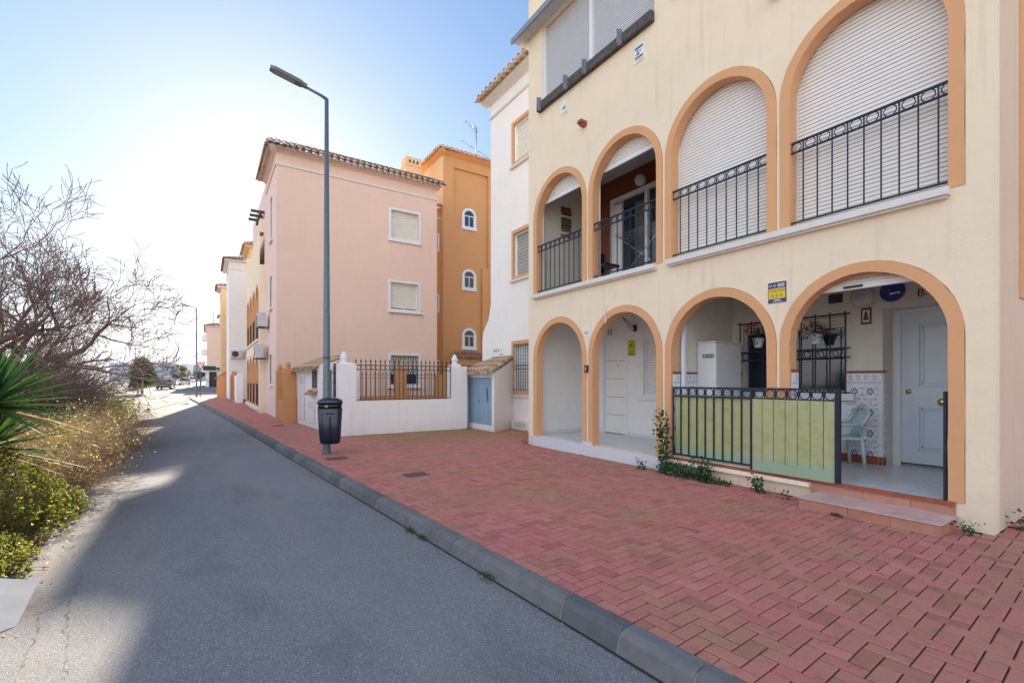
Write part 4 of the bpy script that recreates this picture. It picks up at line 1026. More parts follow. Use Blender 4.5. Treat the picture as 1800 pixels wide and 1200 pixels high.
# blue meter cabinet housing
T = thing('meter_housing', 'white meter housing with rusty light blue double doors and a small tiled roof', 'utility cabinet', (7.05, 12.5, 0)); fm = PX(7.05)
mb = MB().mat('white_wall'); wall(mb, fm, 11.72, 13.55, 0, 1.72, [(11.86, 13.40, .17, 1.60)], .06)
mb.add([(7.0515, 11.7215, 0), (8.199, 12.45, 0), (8.199, 12.45, 2.15), (7.0515, 11.7215, 1.72), (7.0515, 11.85, 0), (8.199, 12.58, 0), (8.199, 12.58, 2.15), (7.0515, 11.85, 1.72)], [(0, 1, 2, 3), (4, 7, 6, 5), (3, 2, 6, 7), (0, 3, 7, 4)]); wall(mb, PPY(13.55), 7.05, 8.19, 0, 1.7, [], .1); mb.build('wall', None, T)
for a0, a1 in ((11.87, 12.625), (12.635, 13.39)):
    mb = MB().mat('blue_door'); fbox(mb, fm, a0, a1, .18, 1.59, .03, .05); fbox(mb, fm, a0, a1, .18, .20, .02, .03); fbox(mb, fm, a0, a1, 1.57, 1.59, .02, .03)
    mb.mat('rust')
    for i in range(9): a = random.uniform(a0+.05, a1-.1); z = random.choice([1.3, 1.4, 1.48, 1.2]); s = random.uniform(.01, .03); fbox(mb, fm, a, a+s, z, z+s, .028, .0295)
    if a0 < 12: mb.prism([(12.12, .85), (12.17, .86), (12.22, 1.15), (12.20, 1.3), (12.14, 1.28), (12.12, 1.05)], fm, .027, .0295)
    mb.build('door', None, T, label='rust stained light blue metal door' if a0 < 12 else None)
mb = MB(); fbox(mb, fm, 12.64, 12.67, .86, .92, .02, .03); mb.build('lock', 'black', T)
mb = MB(); tiles(mb, (6.93, 11.66, 1.74), (0, 1, 0), 9, (cos(radians(21)), 0, sin(radians(21))), 1.30, pitch=.21, r=.095, hip=1.5, mat='roof_tile_housing'); mb.build('roof', None, T)

# ================================================================== WHITE GARDEN WALL + FENCE
def finial(parent, x, y, z, mat='white_paint', s=1.0):
    mb = MB().mat(mat).lathe([(.10*s, 0), (.10*s, .03*s), (.07*s, .05*s), (.10*s, .10*s), (.105*s, .14*s), (.07*s, .23*s), (.02*s, .31*s)], c=(x, y, z), n=14); return mb.build('finial', None, parent)
T = thing('white_garden_wall', 'low white rendered garden wall with two finial topped pillars and a black stained top', 'wall', (3.0, 13.05, 0))
mb = MB().mat('white_wall'); mb.bev(3.0, 3.44, 13.05, 13.46, 0, 1.97, .008); mb.box(3.441, 6.359, 13.06, 13.28, 0, .94); mb.bev(6.36, 6.86, 13.05, 13.46, 0, 1.95, .008); mb.bev(6.40, 6.66, 13.10, 13.40, 1.95, 2.02, .02); mb.box(6.75, 6.86, 13.461, 13.6, 0, 1.95)
mb.bev(3.06, 3.36, 13.12, 13.42, 1.97, 2.0, .01)
mb.build('wall', None, T); finial(T, 3.16, 13.26, 2.0); finial(T, 6.53, 13.26, 2.02)
def spear_fence(name, label, fnn, a0, a1, zb, z1, z2, zt, n, mat, rings=True):
    T = thing(name, label, 'fence', fnn(a0, zb, 0)); mb = MB().mat(mat)
    for z in (zb, z1, z2): fbox(mb, fnn, a0, a1, z-.008, z+.008, -.012, .012)
    mb.build('rail', None, T); p = (a1-a0)/n
    for i in range(n+1):
        a = a0+p*i; mb = MB().mat(mat); fbox(mb, fnn, a-.008, a+.008, zb, zt-.08, -.008, .008)
        x, y, z = fnn(a, zt-.09, 0); mb.lathe([(.008, 0), (.026, .025), (.018, .05), (.002, .105)], c=(x, y, z), n=6, sq=False); mb.build('spear_bar', None, T)
    if rings:
        mb = MB().mat(mat)
        for i in range(n):
            c = fnn(a0+p*(i+.5), (z1+z2)/2, 0); mb.ring(c, .06, .005, (Vector(fnn(1, 0, 0))-Vector(fnn(0, 0, 0)), (0, 0, 1)), 14, 4)
        mb.build('circles', None, T)
spear_fence('spear_fence', 'dark brown spear topped fence with circles standing on the white garden wall', PY(13.17), 3.46, 6.34, .965, 1.81, 1.94, 2.10, 21, 'iron_brown')
# street-side white wall with gate and housing; runs from (3.0,13.46) to (2.71,18.2)
def sw(a, z, d):
    n = math.hypot(1, .0558); return (3.0-.0558*(a-13)+d/n, a+d*.0558/n, z)
T = thing('street_side_wall', 'white rendered street side wall with meter doors, a barred niche and little tiled roofs', 'wall', (2.9, 15.5, 0))
mb = MB().mat('white_wall'); wall(mb, sw, 14.15, 18.15, 0, 1.80, [(15.35, 16.0, 1.27, 1.78)], .12); fbox(mb, sw, 14.149, 18.15, 0, 1.80, .125, .9)
mb.prism([(14.15, 1.8), (15.2, 1.8), (15.2, 1.95), (14.6, 2.03), (14.15, 2.03)], sw, 0, .4); mb.build('wall', None, T)
mb = MB(); nrm = Vector((cos(radians(24)), 0, sin(radians(24)))); tiles(mb, sw(15.15, 1.86, -.12), Vector(sw(1, 0, 0))-Vector(sw(0, 0, 0)), 15, nrm, .95, pitch=.2, mat='roof_tile_housing'); mb.build('roof', None, T)
mb = MB(); tiles(mb, sw(15.3, 1.10, -.10), Vector(sw(1, 0, 0))-Vector(sw(0, 0, 0)), 4, nrm, .22, pitch=.19, mat='roof_tile_housing'); mb.build('canopy', None, T)
for (a0, a1, z0, z1) in ((16.99, 17.9, .18, 1.68), (15.65, 16.7, .15, .88)):
    mb = MB().mat('white_paint'); fbox(mb, sw, a0, a1, z0, z1, -.012, .0); mb.mat('rust')
    for q in range(5): z = z1-.06-q*.05; fbox(mb, sw, a0+.15, a1-.15, z, z+.008, -.014, -.0125)
    for q in range(12): z = random.uniform(z0+.1, z1-.3); s_ = random.uniform(.01, .04); fbox(mb, sw, a0+.03, a0+.03+s_, z, z+s_*1.5, -.014, -.0125)
    for q in ((a0-.008, a0, z0, z1), (a1, a1+.008, z0, z1), (a0, a1, z0-.008, z0)): fbox(mb, sw, *q, -.006, -.001)
    mb.build('meter_door', None, T)
mb = MB().mat('iron')
for i in range(5): a = 15.42+i*.13; fbox(mb, sw, a-.01, a+.01, 1.27, 1.90, -.02, .0)
for z in (1.35, 1.62, 1.74): fbox(mb, sw, 15.36, 16.0, z-.008, z+.008, -.024, -.021)
mb.build('grille', None, T)
T = thing('garden_gate', 'dark mesh pedestrian gate between the white pillars of the street side wall', 'gate', sw(13.8, 0, 0)); mb = MB().mat('iron')
for i in range(9): a = 13.50+i*.08; fbox(mb, sw, a-.006, a+.006, .1, 2.0, .14, .155)
for i in range(16): z = .2+i*.1; fbox(mb, sw, 13.48, 14.14, z-.006, z+.006, .135, .14)
for z in (1.72, 1.86): fbox(mb, sw, 13.48, 14.14, z-.012, z+.012, .13, .135)
mb.build('mesh', None, T)
# brown walls with finials and inner fence
T = thing('brown_garden_wall', 'brown rendered garden wall with pillars and bud finials at the corner of the pink building', 'wall', (2.3, 18.2, 0)); mb = MB().mat('brown_wall')
mb.bev(2.30, 2.70, 18.2, 18.6, 0, 1.93, .008); mb.box(2.32, 2.50, 18.601, 20.3, 0, .75); mb.bev(2.30, 2.60, 20.301, 20.69, 0, 1.9, .008); mb.box(2.701, 6.39, 18.25, 18.45, 0, .86)
mb.bev(6.40, 6.80, 18.2, 18.6, 0, 1.95, .008); mb.box(6.801, 8.14, 18.25, 18.45, 0, .86); mb.box(8.15, 9.4, 18.2, 18.45, 0, 1.74); mb.build('wall', None, T)
finial(T, 2.45, 18.4, 1.93, 'brown_wall', .9); finial(T, 2.42, 20.5, 1.9, 'brown_wall', .9); finial(T, 6.6, 18.4, 1.95, 'brown_wall', .9)
spear_fence('spear_fence', 'thin inner spear fence on the brown garden wall below the pink building', PY(18.33), 2.8, 6.35, .88, 1.62, 1.74, 1.86, 22, 'iron_brown', False)
spear_fence('spear_fence', 'short inner spear fence right of the brown pillar in front of the barred window', PY(18.33), 6.85, 8.1, .88, 1.62, 1.74, 1.86, 8, 'iron_brown', False)

# ================================================================== PINK BUILDING
T = thing('pink_apartment_building', 'three storey pale pink apartment building with dark barrel tiled eaves', 'building', (2.33, 20.7, 0)); f1 = PY(20.7); f2 = PX(2.33)
mb = MB().mat('pink'); W3 = [(7.0, 8.31, 7.98, 9.26), (6.98, 8.31, 4.75, 5.98), (6.98, 8.31, 1.31, 2.66)]
wall(mb, f1, 2.33, 9.25, 0, 10.75, W3, .22)
mb.mat('pink_pale'); WS = [(21.9, 22.6, 7.5, 9.3), (22.0, 22.75, 4.62, 5.95), (22.0, 22.85, 1.36, 2.62)]
wall(mb, f2, 20.7, 24.4, 0, 10.75, WS, .12); mb.quad((9.25, 20.7, 0), (9.25, 32, 0), (9.25, 32, 10.75), (9.25, 20.7, 10.75)); mb.quad((2.33, 32, 0), (9.25, 32, 0), (9.25, 32, 10.75), (2.33, 32, 10.75))
mb.quad((2.33, 24.4, 0), (2.33, 32, 0), (2.33, 32, 10.75), (2.33, 24.4, 10.75)); mb.quad((2.33, 20.7, 10.75), (9.25, 20.7, 10.75), (9.25, 32, 10.75), (2.33, 32, 10.75)); mb.build('wall', None, T)
for i, q in enumerate(W3): window(T, f1, *q, surround=.1, slat='shutter_cream', sill=True, grille=(i == 2), opened=.35 if i == 2 else (0, .04)[i], depth=.22)
for i, q in enumerate(WS): window(T, f2, *q, surround=.05, smat='sill', slat='shutter_cream', opened=[0, .9, 1][i])
mb = MB(); fbox(mb, f1, 2.28, 9.25, 10.12, 10.19, -.05, 0); fbox(mb, f2, 20.70, 24.4, 10.12, 10.19, -.05, 0); mb.build('moulding', 'sill', T)
mb = MB().mat('pink_pale'); mb.prism([(20.7, 10.60), (20.7, 10.80), (20.46, 10.80), (20.50, 10.72), (20.60, 10.66)], lambda a, z, d: (d, a, z), 2.10, 9.35)
mb.prism([(2.33, 10.60), (2.33, 10.80), (2.09, 10.80), (2.13, 10.72), (2.23, 10.66)], lambda a, z, d: (a, d, z), 20.47, 24.4)
s20 = radians(19); s26 = radians(26); tiles(mb, (2.05, 20.45, 10.70), (1, 0, 0), 27, (0, cos(s20), sin(s20)), .25, pitch=.268, r=.105, mat='roof_tile_pale'); tiles(mb, (2.08, 20.5, 10.70), (0, 1, 0), 14, (cos(s20), 0, sin(s20)), .25, pitch=.27, r=.105, mat='roof_tile_pale'); tiles(mb, (1.95, 20.36, 10.82), (1, 0, 0), 28, (0, cos(s26), sin(s26)), 2.0, pitch=.268, r=.112, hip=True, mat='roof_tile_dark')
tiles(mb, (1.99, 20.40, 10.82), (0, 1, 0), 15, (cos(s20), 0, sin(s20)), 2.0, pitch=.27, r=.112, hip=True, mat='roof_tile'); mb.build('roof', None, T)
mb = MB().mat('rust'); 
for x in (6.95, 8.4): mb.tube([(x, 20.66, 4.58), (x, 20.4, 4.55), (x, 20.4, 4.4)], .01, 4)
for z in (4.5, 4.55): mb.tube([(6.95, 20.4, z), (8.4, 20.4, z)], .004, 4)
tag(mb.build('clothes_line'), 'thin rusty clothes line brackets under the middle window of the pink building', 'clothes line')
def ac(loc, rot, label):
    T = thing('air_conditioner', label, 'air conditioner', loc, 'outdoor air conditioning units on the facades'); T.rotation_euler = (0, 0, rot)
    mb = MB().mat('grey_plastic'); mb.bev(-.42, .42, -.30, 0, 0, .62, .015); mb.build('casing', None, T, world=False)
    mb = MB().mat('black').lathe([(.24, 0), (.24, .006)], n=20); mb.xf(Matrix.Translation((-.1, -.302, .31)) @ Matrix.Rotation(pi/2, 4, 'X')); mb.build('fan', None, T, world=False)
    mb = MB().mat('rim'); 
    for i in range(6): mb.ring((-.1, -.312, .31), .035+i*.038, .004, ((1, 0, 0), (0, 0, 1)), 18, 3)
    mb.build('fan_guard', None, T, world=False)
    mb = MB().mat('rust'); 
    for s in (-1, 1): mb.box(s*.3-.02, s*.3+.02, -.34, .14, -.04, 0)
    mb.box(-.32, .32, .10, .14, -.04, .0); mb.build('bracket', None, T, world=False)
    return T
ac((2.18, 23.45, 3.88), -pi/2, 'upper air conditioning unit on a rusty bracket at the left edge of the pink wall'); ac((2.12, 23.9, 2.52), -pi/2, 'lower air conditioning unit on a rusty bracket at the left edge of the pink wall')

# ================================================================== ORANGE TOWER
T = thing('orange_apartment_tower', 'tall orange tower with three arched white windows behind the pink building', 'building', (10.87, 23.5, 0)); fo = PY(23.5)
mb = MB().mat('orange'); 
def arch_hole_panel():
    A0, A1 = 11.5, 13.75
    for (a0, a1, z0, z1) in ((10.87, A0, 0, 14.05), (A1, 18, 0, 14.05), (A0, A1, 13.38, 14.05)): mb.quad(fo(a0, z0, 0), fo(a1, z0, 0), fo(a1, z1, 0), fo(a0, z1, 0))
    for (p, q) in (((A0, 0), (A0, 13.38)), ((A0, 13.38), (A1, 13.38)), ((A1, 13.38), (A1, 0))): mb.quad(fo(*p, 0), fo(*q, 0), fo(*q, .14), fo(*p, .14))
    mb.quad(fo(A0, 0, .14), fo(A1, 0, .14), fo(A1, 13.38, .14), fo(A0, 13.38, .14))
arch_hole_panel()
fbox(mb, fo, 13.35, 13.75, 0, 8.0, .02, .139)
mb.quad((10.87, 22.2, 0), (10.87, 23.5, 0), (10.87, 23.5, 14.05), (10.87, 22.2, 14.05)) if False else None
mb.mat('orange_pale'); mb.quad((10.87, 23.5, 0), (10.87, 34, 0), (10.87, 34, 14.05), (10.87, 23.5, 14.05)); mb.quad((10.87, 23.5, 14.05), (18, 23.5, 14.05), (18, 34, 14.05), (10.87, 34, 14.05))
mb.mat('orange'); mb.quad((9.25, 23.8, 0), (10.869, 23.8, 0), (10.869, 23.8, 11.0), (9.25, 23.8, 11.0)); mb.build('wall', None, T)
for z0 in (10.24, 6.78, 3.42):
    a0, a1 = 12.22, 12.86; zs = z0+.62; f_ = PY(23.64); b2 = MB().mat('white_paint'); r0, r1 = .32, .46; yc = 12.54
    Pi = arch_poly(yc, r0, z0, zs, 16); Po = arch_poly(yc, r1, z0-.14, zs, 16)
    for j in range(len(Pi)-1):
        b2.quad(f_(*Po[j], -.05), f_(*Po[j+1], -.05), f_(*Pi[j+1], -.05), f_(*Pi[j], -.05)); b2.quad(f_(*Pi[j], -.05), f_(*Pi[j+1], -.05), f_(*Pi[j+1], .0), f_(*Pi[j], 0)); b2.quad(f_(*Po[j], -.05), f_(*Po[j+1], -.05), f_(*Po[j+1], 0), f_(*Po[j], 0))
    b2.prism([(yc-.5, z0-.16), (yc+.5, z0-.16), (yc+.5, z0), (yc-.5, z0)], f_, -.07, -.051)
    w_ = b2.build('window', None, T)
    g_ = MB().mat('window_dark' if z0 > 9 else 'curtain'); g_.add([f_(a, z, -.004) for a, z in Pi], [tuple(range(len(Pi)))]); g_.build('glass', None, w_)
    g_ = MB().mat('white_paint'); fbox(g_, f_, yc-.02, yc+.02, z0, zs, -.03, -.006); fbox(g_, f_, yc-.32, yc+.32, zs-.02, zs+.03, -.032, -.006)
    for s in (-1, 1): fbox(g_, f_, yc+s*.30-.02, yc+s*.30+.02, z0, zs, -.03, -.006)
    fbox(g_, f_, yc-.3, yc+.3, z0, z0+.04, -.031, -.006); g_.build('frame', None, w_)
for z0 in (8.72, 5.35, 1.7):
    window(T, PY(23.8), 9.75, 10.68, z0, z0+.8 if z0 > 8 else z0+.85, surround=.09, sill=False, opened=.0 if z0 > 4 else 1, grille=z0 < 2)
mb = MB().mat('orange'); mb.prism([(23.5, 13.90), (23.5, 14.1), (23.26, 14.1), (23.30, 14.02), (23.4, 13.96)], lambda a, z, d: (d, a, z), 10.6, 18); mb.prism([(10.87, 13.90), (10.87, 14.1), (10.63, 14.1), (10.67, 14.02), (10.77, 13.96)], lambda a, z, d: (a, d, z), 23.16, 34)
tiles(mb, (10.52, 23.16, 14.12), (1, 0, 0), 24, (0, cos(s20), sin(s20)), 1.5, pitch=.28, r=.115, hip=True, mat='roof_tile_orange'); tiles(mb, (10.53, 23.2, 14.12), (0, 1, 0), 32, (cos(s20), 0, sin(s20)), 1.5, pitch=.28, r=.115, hip=True, mat='roof_tile_orange')
tiles(mb, (9.3, 23.5, 11.05), (1, 0, 0), 7, (0, cos(s20), sin(s20)), .5, pitch=.21, mat='roof_tile'); mb.build('roof', None, T)
mb = MB().mat('sill'); mb.box(9.3, 10.868, 23.76, 23.80, 10.42, 10.5); mb.build('moulding', None, T)
ch_ = MB().mat('orange_pale'); ch_.box(9.15, 10.05, 24.6, 25.3, 11, 13.35); ch_.box(9.10, 10.10, 24.55, 25.35, 13.351, 13.43); ch_.box(9.15, 10.05, 24.6, 25.3, 13.431, 13.85); ch_.mat('black')
for x in (9.38, 9.6, 9.82): ch_.box(x-.05, x+.05, 24.595, 24.5995, 13.52, 13.68)
ch_.build('chimney', None, T)
mb = MB(); tiles(mb, (11.5, 22.9, 2.75), (1, 0, 0), 10, (0, cos(radians(28)), sin(radians(28))), .7, pitch=.2, mat='roof_tile'); mb.mat('orange'); mb.box(11.5, 13.5, 22.95, 23.49, 2.35, 2.70); mb.build('porch_canopy', None, T)
T = thing('tv_antenna', 'thin rooftop television antenna with two cross booms on the orange tower', 'antenna', (13.0, 23.6, 14.3))
mb = MB(); mb.tube([(13.0, 23.6, 14.15), (13.0, 23.6, 16.1)], .025, 6); mb.build('mast', 'galv', T)
for (z, x0, x1, y0, y1, n, l) in ((15.85, 12.1, 13.1, 23.2, 23.65, 8, .18), (14.75, 11.9, 13.9, 23.3, 23.9, 4, .12)):
    mb = MB().mat('galv'); mb.tube([(x0, y0, z+.12), (x1, y1, z-.02)], .012, 5)
    for i in range(n): q = i/(n-1); x, y = x0+(x1-x0)*q, y0+(y1-y0)*q; mb.tube([(x-l*.3, y+l, z+.1*(1-q)), (x+l*.3, y-l, z+.1*(1-q))], .007, 4)
    if n == 8:
        for s in (-1, 1): mb.tube([(12.75, 23.5, z), (12.6, 23.4, z+s*.35)], .008, 4); mb.tube([(12.95, 23.55, z), (12.8, 23.5, z+s*.38)], .008, 4)
    mb.build('boom', None, T)

# ================================================================== FAR BUILDINGS
T = thing('far_cream_arcade_building', 'distant cream building with tall narrow brown trimmed arches beyond the pink building', 'building', (2.06, 24.5, 0)); f3 = PX(2.06)
fn_bak = fn; fn = f3
mb = MB().mat('cream'); YA = [25.9+i*1.95 for i in range(4)]
arch_wall(mb, 24.5, 33, 0, 3.25, [(y, .9, .25, 2.0) for y in YA], 0, .2); arch_wall(mb, 24.5, 33, 3.25, 6.9, [(y, .9, 3.5, 5.3) for y in YA], 0, .2)
wall(mb, f3, 24.5, 33, 6.9, 8.4, [], .1); wall(mb, PY(24.5), 2.262, 2.329, 0, 9.0, [], .1); mb.quad((2.061, 33, 0), (6, 33, 0), (6, 33, 9), (2.061, 33, 9))
mb.prism([(24.5, 8.4), (25.2, 8.4), (25.2, 8.8), (25.0, 9.0), (24.5, 9.0)], f3, 0, .2); mb.box(3.2, 8, 24.6, 33, 8.4, 8.5)
mb.mat('inner_white'); mb.quad((3.3, 24.5, 0), (3.3, 33, 0), (3.3, 33, 8.4), (3.3, 24.5, 8.4)); mb.box(2.26, 3.3, 24.6, 33, 3.2, 3.3); mb.box(2.26, 3.3, 24.6, 33, 6.85, 6.95); mb.build('wall', None, T)
for zs, zb in ((2.0, .25), (5.3, 3.5)):
    for y in YA:
        Po = arch_poly(y, .899, zb, zs, 16); Pi = arch_poly(y, .76, zb, zs, 16); mb = MB().mat('trim')
        for j in range(len(Po)-1): mb.quad(fn(*Po[j], -.01), fn(*Po[j+1], -.01), fn(*Pi[j+1], -.01), fn(*Pi[j], -.01)); mb.quad(fn(*Pi[j], -.01), fn(*Pi[j+1], -.01), fn(*Pi[j+1], .2), fn(*Pi[j], .2))
        mb.build('arch_trim', None, T); railing(T, fn, y-.76, y+.76, zb+.08, zb+1.1, .03, 8, circ=False)
for a, b in ((24.9, 28.6), (28.9, 33)):
    for z in (3.38, .12): mb = MB(); fbox(mb, fn, a, b, z, z+.1, -.08, 0); mb.build('sill', 'sill', T)
mb = MB().mat('orange_pale'); mb.box(2.5, 8, 37, 40.2, 0, 10.85); mb.mat('inner_white'); mb.box(2.7, 8, 33.01, 36.99, 0, 8.2); mb.build('stair_tower', None, T)
mb = MB().mat('orange_pale'); mb.prism([(2.5, 10.65), (2.5, 10.85), (2.2, 10.85), (2.3, 10.75)], lambda a, z, d: (a, d, z), 36.8, 40.4); mb.prism([(37, 10.65), (37, 10.85), (36.7, 10.85), (36.8, 10.75)], lambda a, z, d: (d, a, z), 2.2, 8); tiles(mb, (2.15, 36.65, 10.88), (1, 0, 0), 27, (0, cos(s20), sin(s20)), 1.5, pitch=.21, mat='roof_tile_pale'); tiles(mb, (2.15, 36.8, 10.88), (0, 1, 0), 17, (cos(s20), 0, sin(s20)), 1.5, pitch=.21, mat='roof_tile_pale'); mb.build('roof', None, T)
mb = MB(); slats(mb, PX(2.6), 28.2, 32.5, 8.5, 9.6, .08, 0, face='loggia_grey'); mb.build('terrace_shutter', None, T)
mb = MB().mat('wood_grey')
for y in (25.2, 25.9, 26.6): mb.box(1.75, 3.0, y, y+.1, 9.5, 9.62)
mb.box(2.1, 2.2, 25.0, 27, 9.4, 9.499); mb.build('pergola', None, T)
fn = fn_bak

def simple_building(name, label, x0, x1, y0, y1, h, mat, roof, trim='sill', side='left'):
    T = thing(name, label, 'building', (x0, y0, 0)); mb = MB().mat(mat); g0 = gz(y0)-.2; mb.box(x0, x1, y0, y1, g0, h); mb.build('wall', None, T)
    mb = MB().mat(trim); mb.box(x0-.3, x1, y0-.3, y1, h+.001, h+.12)
    n = int((x1-x0+.7)/.21); tiles(mb, (x0-.35, y0-.35, h+.16), (1, 0, 0), n, (0, cos(s20), sin(s20)), 1.6, pitch=.21, hip=True, mat=roof)
    tiles(mb, (x0-.37, y0-.30, h+.16), (0, 1, 0), int((y1-y0+.3)/.21), (cos(s20), 0, sin(s20)), 1.6, pitch=.21, hip=True, mat=roof); mb.build('roof', None, T)
    mb = MB(); mb.box(x0-.04, x1, y0-.04, y0-.001, h-.65, h-.58); mb.box(x0-.04, x0-.001, y0, y1, h-.65, h-.58); mb.build('moulding', trim, T)
    return T
T = simple_building('far_white_building', 'distant white building with dark tiled eaves left of the cream arcades', 1.52, 9, 44.2, 49.6, 11.2, 'far_white', 'roof_tile_dark')
window(T, PY(44.19), 3.2, 4.3, 7.4, 9.3, surround=.08, smat='trim', sill=True, depth=.02); window(T, PY(44.19), 3.2, 4.3, 4.4, 6.4, surround=.08, smat='trim', sill=True, depth=.02)
ac((2.05, 44.2, 3.35), 0, 'air conditioning unit with a dark round fan on the distant white building'); ac((3.0, 44.2, 3.45), 0, 'second air conditioning unit to the right of the fan unit on the distant white building')
T = simple_building('far_orange_building', 'narrow strip of a distant orange building behind the white one', 1.15, 9, 52.0, 55.5, 10.3, 'orange_pale', 'roof_tile')
T = simple_building('far_pink_building', 'distant pink building with grey tiled roof across the side street', .05, 12, 97, 112, 11.0, 'pink', 'roof_tile_dark')
mb = MB().mat('far_white'); mb.box(1.8, 6, 97, 101, 11.2, 12.8); mb.mat('roof_tile_dark'); mb.box(1.6, 6.2, 96.8, 101, 12.801, 13.1); mb.build('roof_hut', None, T)
mb = MB().mat('galv')
for x in (1.0, 2.4): mb.tube([(x, 98, 11.5), (x, 98, 13.6)], .05, 4)
mb.tube([(1, 98, 13.6), (2.4, 98, 13.6)], .05, 4); mb.tube([(2.2, 96.95, 1.5), (2.2, 96.95, 7)], .06, 4); mb.build('pipe_frame', None, T)
for (x, z) in ((-.25, 3.0), (-.25, 6.0), (-.2, 8.6)): mb = MB(); mb.box(x-.45, .04, 99, 101.5, z, z+1.1); mb.build('balcony', 'far_white', T)
T = thing('far_annex', 'low white annex with brown tiled canopy and dark doorway across the side street', 'building', (1.0, 92, 0)); g0 = gz(90)
mb = MB().mat('far_white'); mb.box(-.15, .35, 91.5, 96.9, g0, 3.1); mb.box(1.5, 6, 92, 96.9, g0, 3.4); mb.build('wall', None, T)
mb = MB(); mb.box(.4, 1.4, 92.5, 92.6, g0, 3.0); mb.build('door', 'black', T); mb = MB(); mb.box(2.2, 3.4, 91.9, 91.999, g0, g0+1.4); mb.build('gate', 'red_brown', T)
mb = MB(); mb.mat('roof_tile_dark'); mb.box(1.3, 6, 91.2, 96, 3.41, 3.7); mb.mat('awning_green'); mb.box(-.5, 1.29, 91, 92, 3.2, 3.9); mb.build('canopy', None, T)
T = thing('orange_bin_store', 'small orange rendered meter store with a sloping tiled top beside the far pavement', 'shed', (1.0, 50, 0))
mb = MB().mat('orange'); mb.prism([(.80, 0), (1.75, 0), (1.75, 2.35), (.80, 1.65)], PY(50.), 0, 1.6); mb.build('wall', None, T); mb = MB(); tiles(mb, (.68, 49.9, 1.66), (0, 1, 0), 8, (cos(radians(36)), 0, sin(radians(36))), 1.3, mat='roof_tile'); mb.build('roof', None, T)
T = thing('far_white_meter_box', 'white street side meter box between brown pillars in front of the distant white building', 'utility cabinet', (1.75, 36.5, 0))
mb = MB().mat('white_wall'); mb.prism([(1.70, 0), (2.06, 0), (2.06, 2.0), (1.70, 1.85)], PY(36.4), 0, 3.0); mb.build('wall', None, T)
mb = MB(); mb.box(1.685, 1.699, 37, 39, .2, 1.6); mb.build('door', 'white_paint', T)
T = thing('far_brown_gate_pillars', 'pair of brown gate pillars with bud finials beside the distant white meter box', 'wall', (1.6, 40, 0))
mb = MB().mat('brown_wall'); mb.bev(1.62, 1.95, 40, 40.4, 0, 1.95, .01); mb.bev(1.55, 1.88, 42.2, 42.6, 0, 1.95, .01); mb.build('pillars', None, T); finial(T, 1.78, 40.2, 1.95, 'brown_wall', 1); finial(T, 1.72, 42.4, 1.95, 'brown_wall', 1)
mb = MB(); mb.box(1.66, 1.72, 40.41, 42.19, .05, 1.8); mb.build('gate', 'red_brown', T)
# industrial hall in the distance
T = thing('industrial_building', 'long low grey industrial building with window bands on the horizon', 'building', (-20, 300, 0))
g0 = 1.0; mb = MB().mat('far_grey'); mb.box(-40, -13.5, 300, 330, g0, 10.5); mb.mat('far_white'); mb.box(-13.4, -6, 298, 330, g0, 10.2); mb.build('wall', None, T)
mb = MB().mat('far_dark'); 
for z in (8.2, 6.4, 4.2): mb.box(-38, -15, 299.9, 299.99, z, z+1.0)
mb.build('window_band', None, T)
T = thing('warehouse', 'pale blue grey warehouse on the horizon behind the yield sign', 'building', (5, 340, 0)); mb = MB(); mb.box(-5.9, 45, 310, 350, g0, 10.0); mb.build('wall', 'far_grey', T); mb = MB(); mb.box(-6.1, 45, 309.8, 350, 10.001, 10.5); mb.build('roof', 'far_white', T)

# ================================================================== STREET FURNITURE
def street_lamp(loc, label, base=True, H=7.3):
    T = thing('street_lamp', label, 'street lamp', loc, 'grey road lamps along the pavement')
    mb = MB().mat('galv'); mb.tube([(0, 0, 0), (0, 0, .02), (0, 0, H)], [.079, .079, .038], 14); mb.build('pole', None, T, world=False)
    mb = MB().mat('galv'); mb.lathe([(.10, 0), (.10, .012), (.085, .014)], n=14); mb.build('base_plate', None, T, world=False)
    mb = MB().mat('lamp_head'); mb.tube([(.0, 0, H-.01), (-.10, 0, H+.03), (-.38, 0, H+.10)], [.036, .03, .027], 10); mb.build('arm', None, T, world=False)
    R_ = Matrix.Translation((-.36, 0, H+.10)) @ Matrix.Rotation(radians(12), 4, 'Y')
    mb = MB().mat('lamp_head'); P = [(-.02, -.04), (-.10, -.045), (-.12, -.075), (-.22, -.085), (-.62, -.085), (-.70, -.05), (-.70, .05), (-.62, .085), (-.22, .085), (-.12, .075), (-.10, .045), (-.02, .04)]
    mb.prism(P, lambda a, z, d: (a, z, d), -.02, .05); mb.xf(R_); hd = mb.build('lamp_head', None, T, world=False)
    mb = MB().mat('lamp_glass'); mb.prism([(-.24, -.06), (-.62, -.06), (-.66, -.03), (-.66, .03), (-.62, .06), (-.24, .06)], lambda a, z, d: (a, z, d), -.026, -.0205); mb.xf(R_); mb.build('lens', None, hd, world=False)
    return T
T1 = street_lamp((2.07, 10.13, 0), 'tall grey street lamp with a litter bin strapped to its pole, nearest lamp')
mb = MB().mat('lamp_head'); mb.lathe([(.071, 0), (.071, .10)], c=(0, 0, 1.95), n=14); mb.build('band', None, T1, world=False)
T2 = copy_tree(T1, (-.77, 52.0, 0)); T2.scale = (1.1, 1.1, 1.12); T2['label'] = 'distant street lamp beside the yield sign at the pavement end'
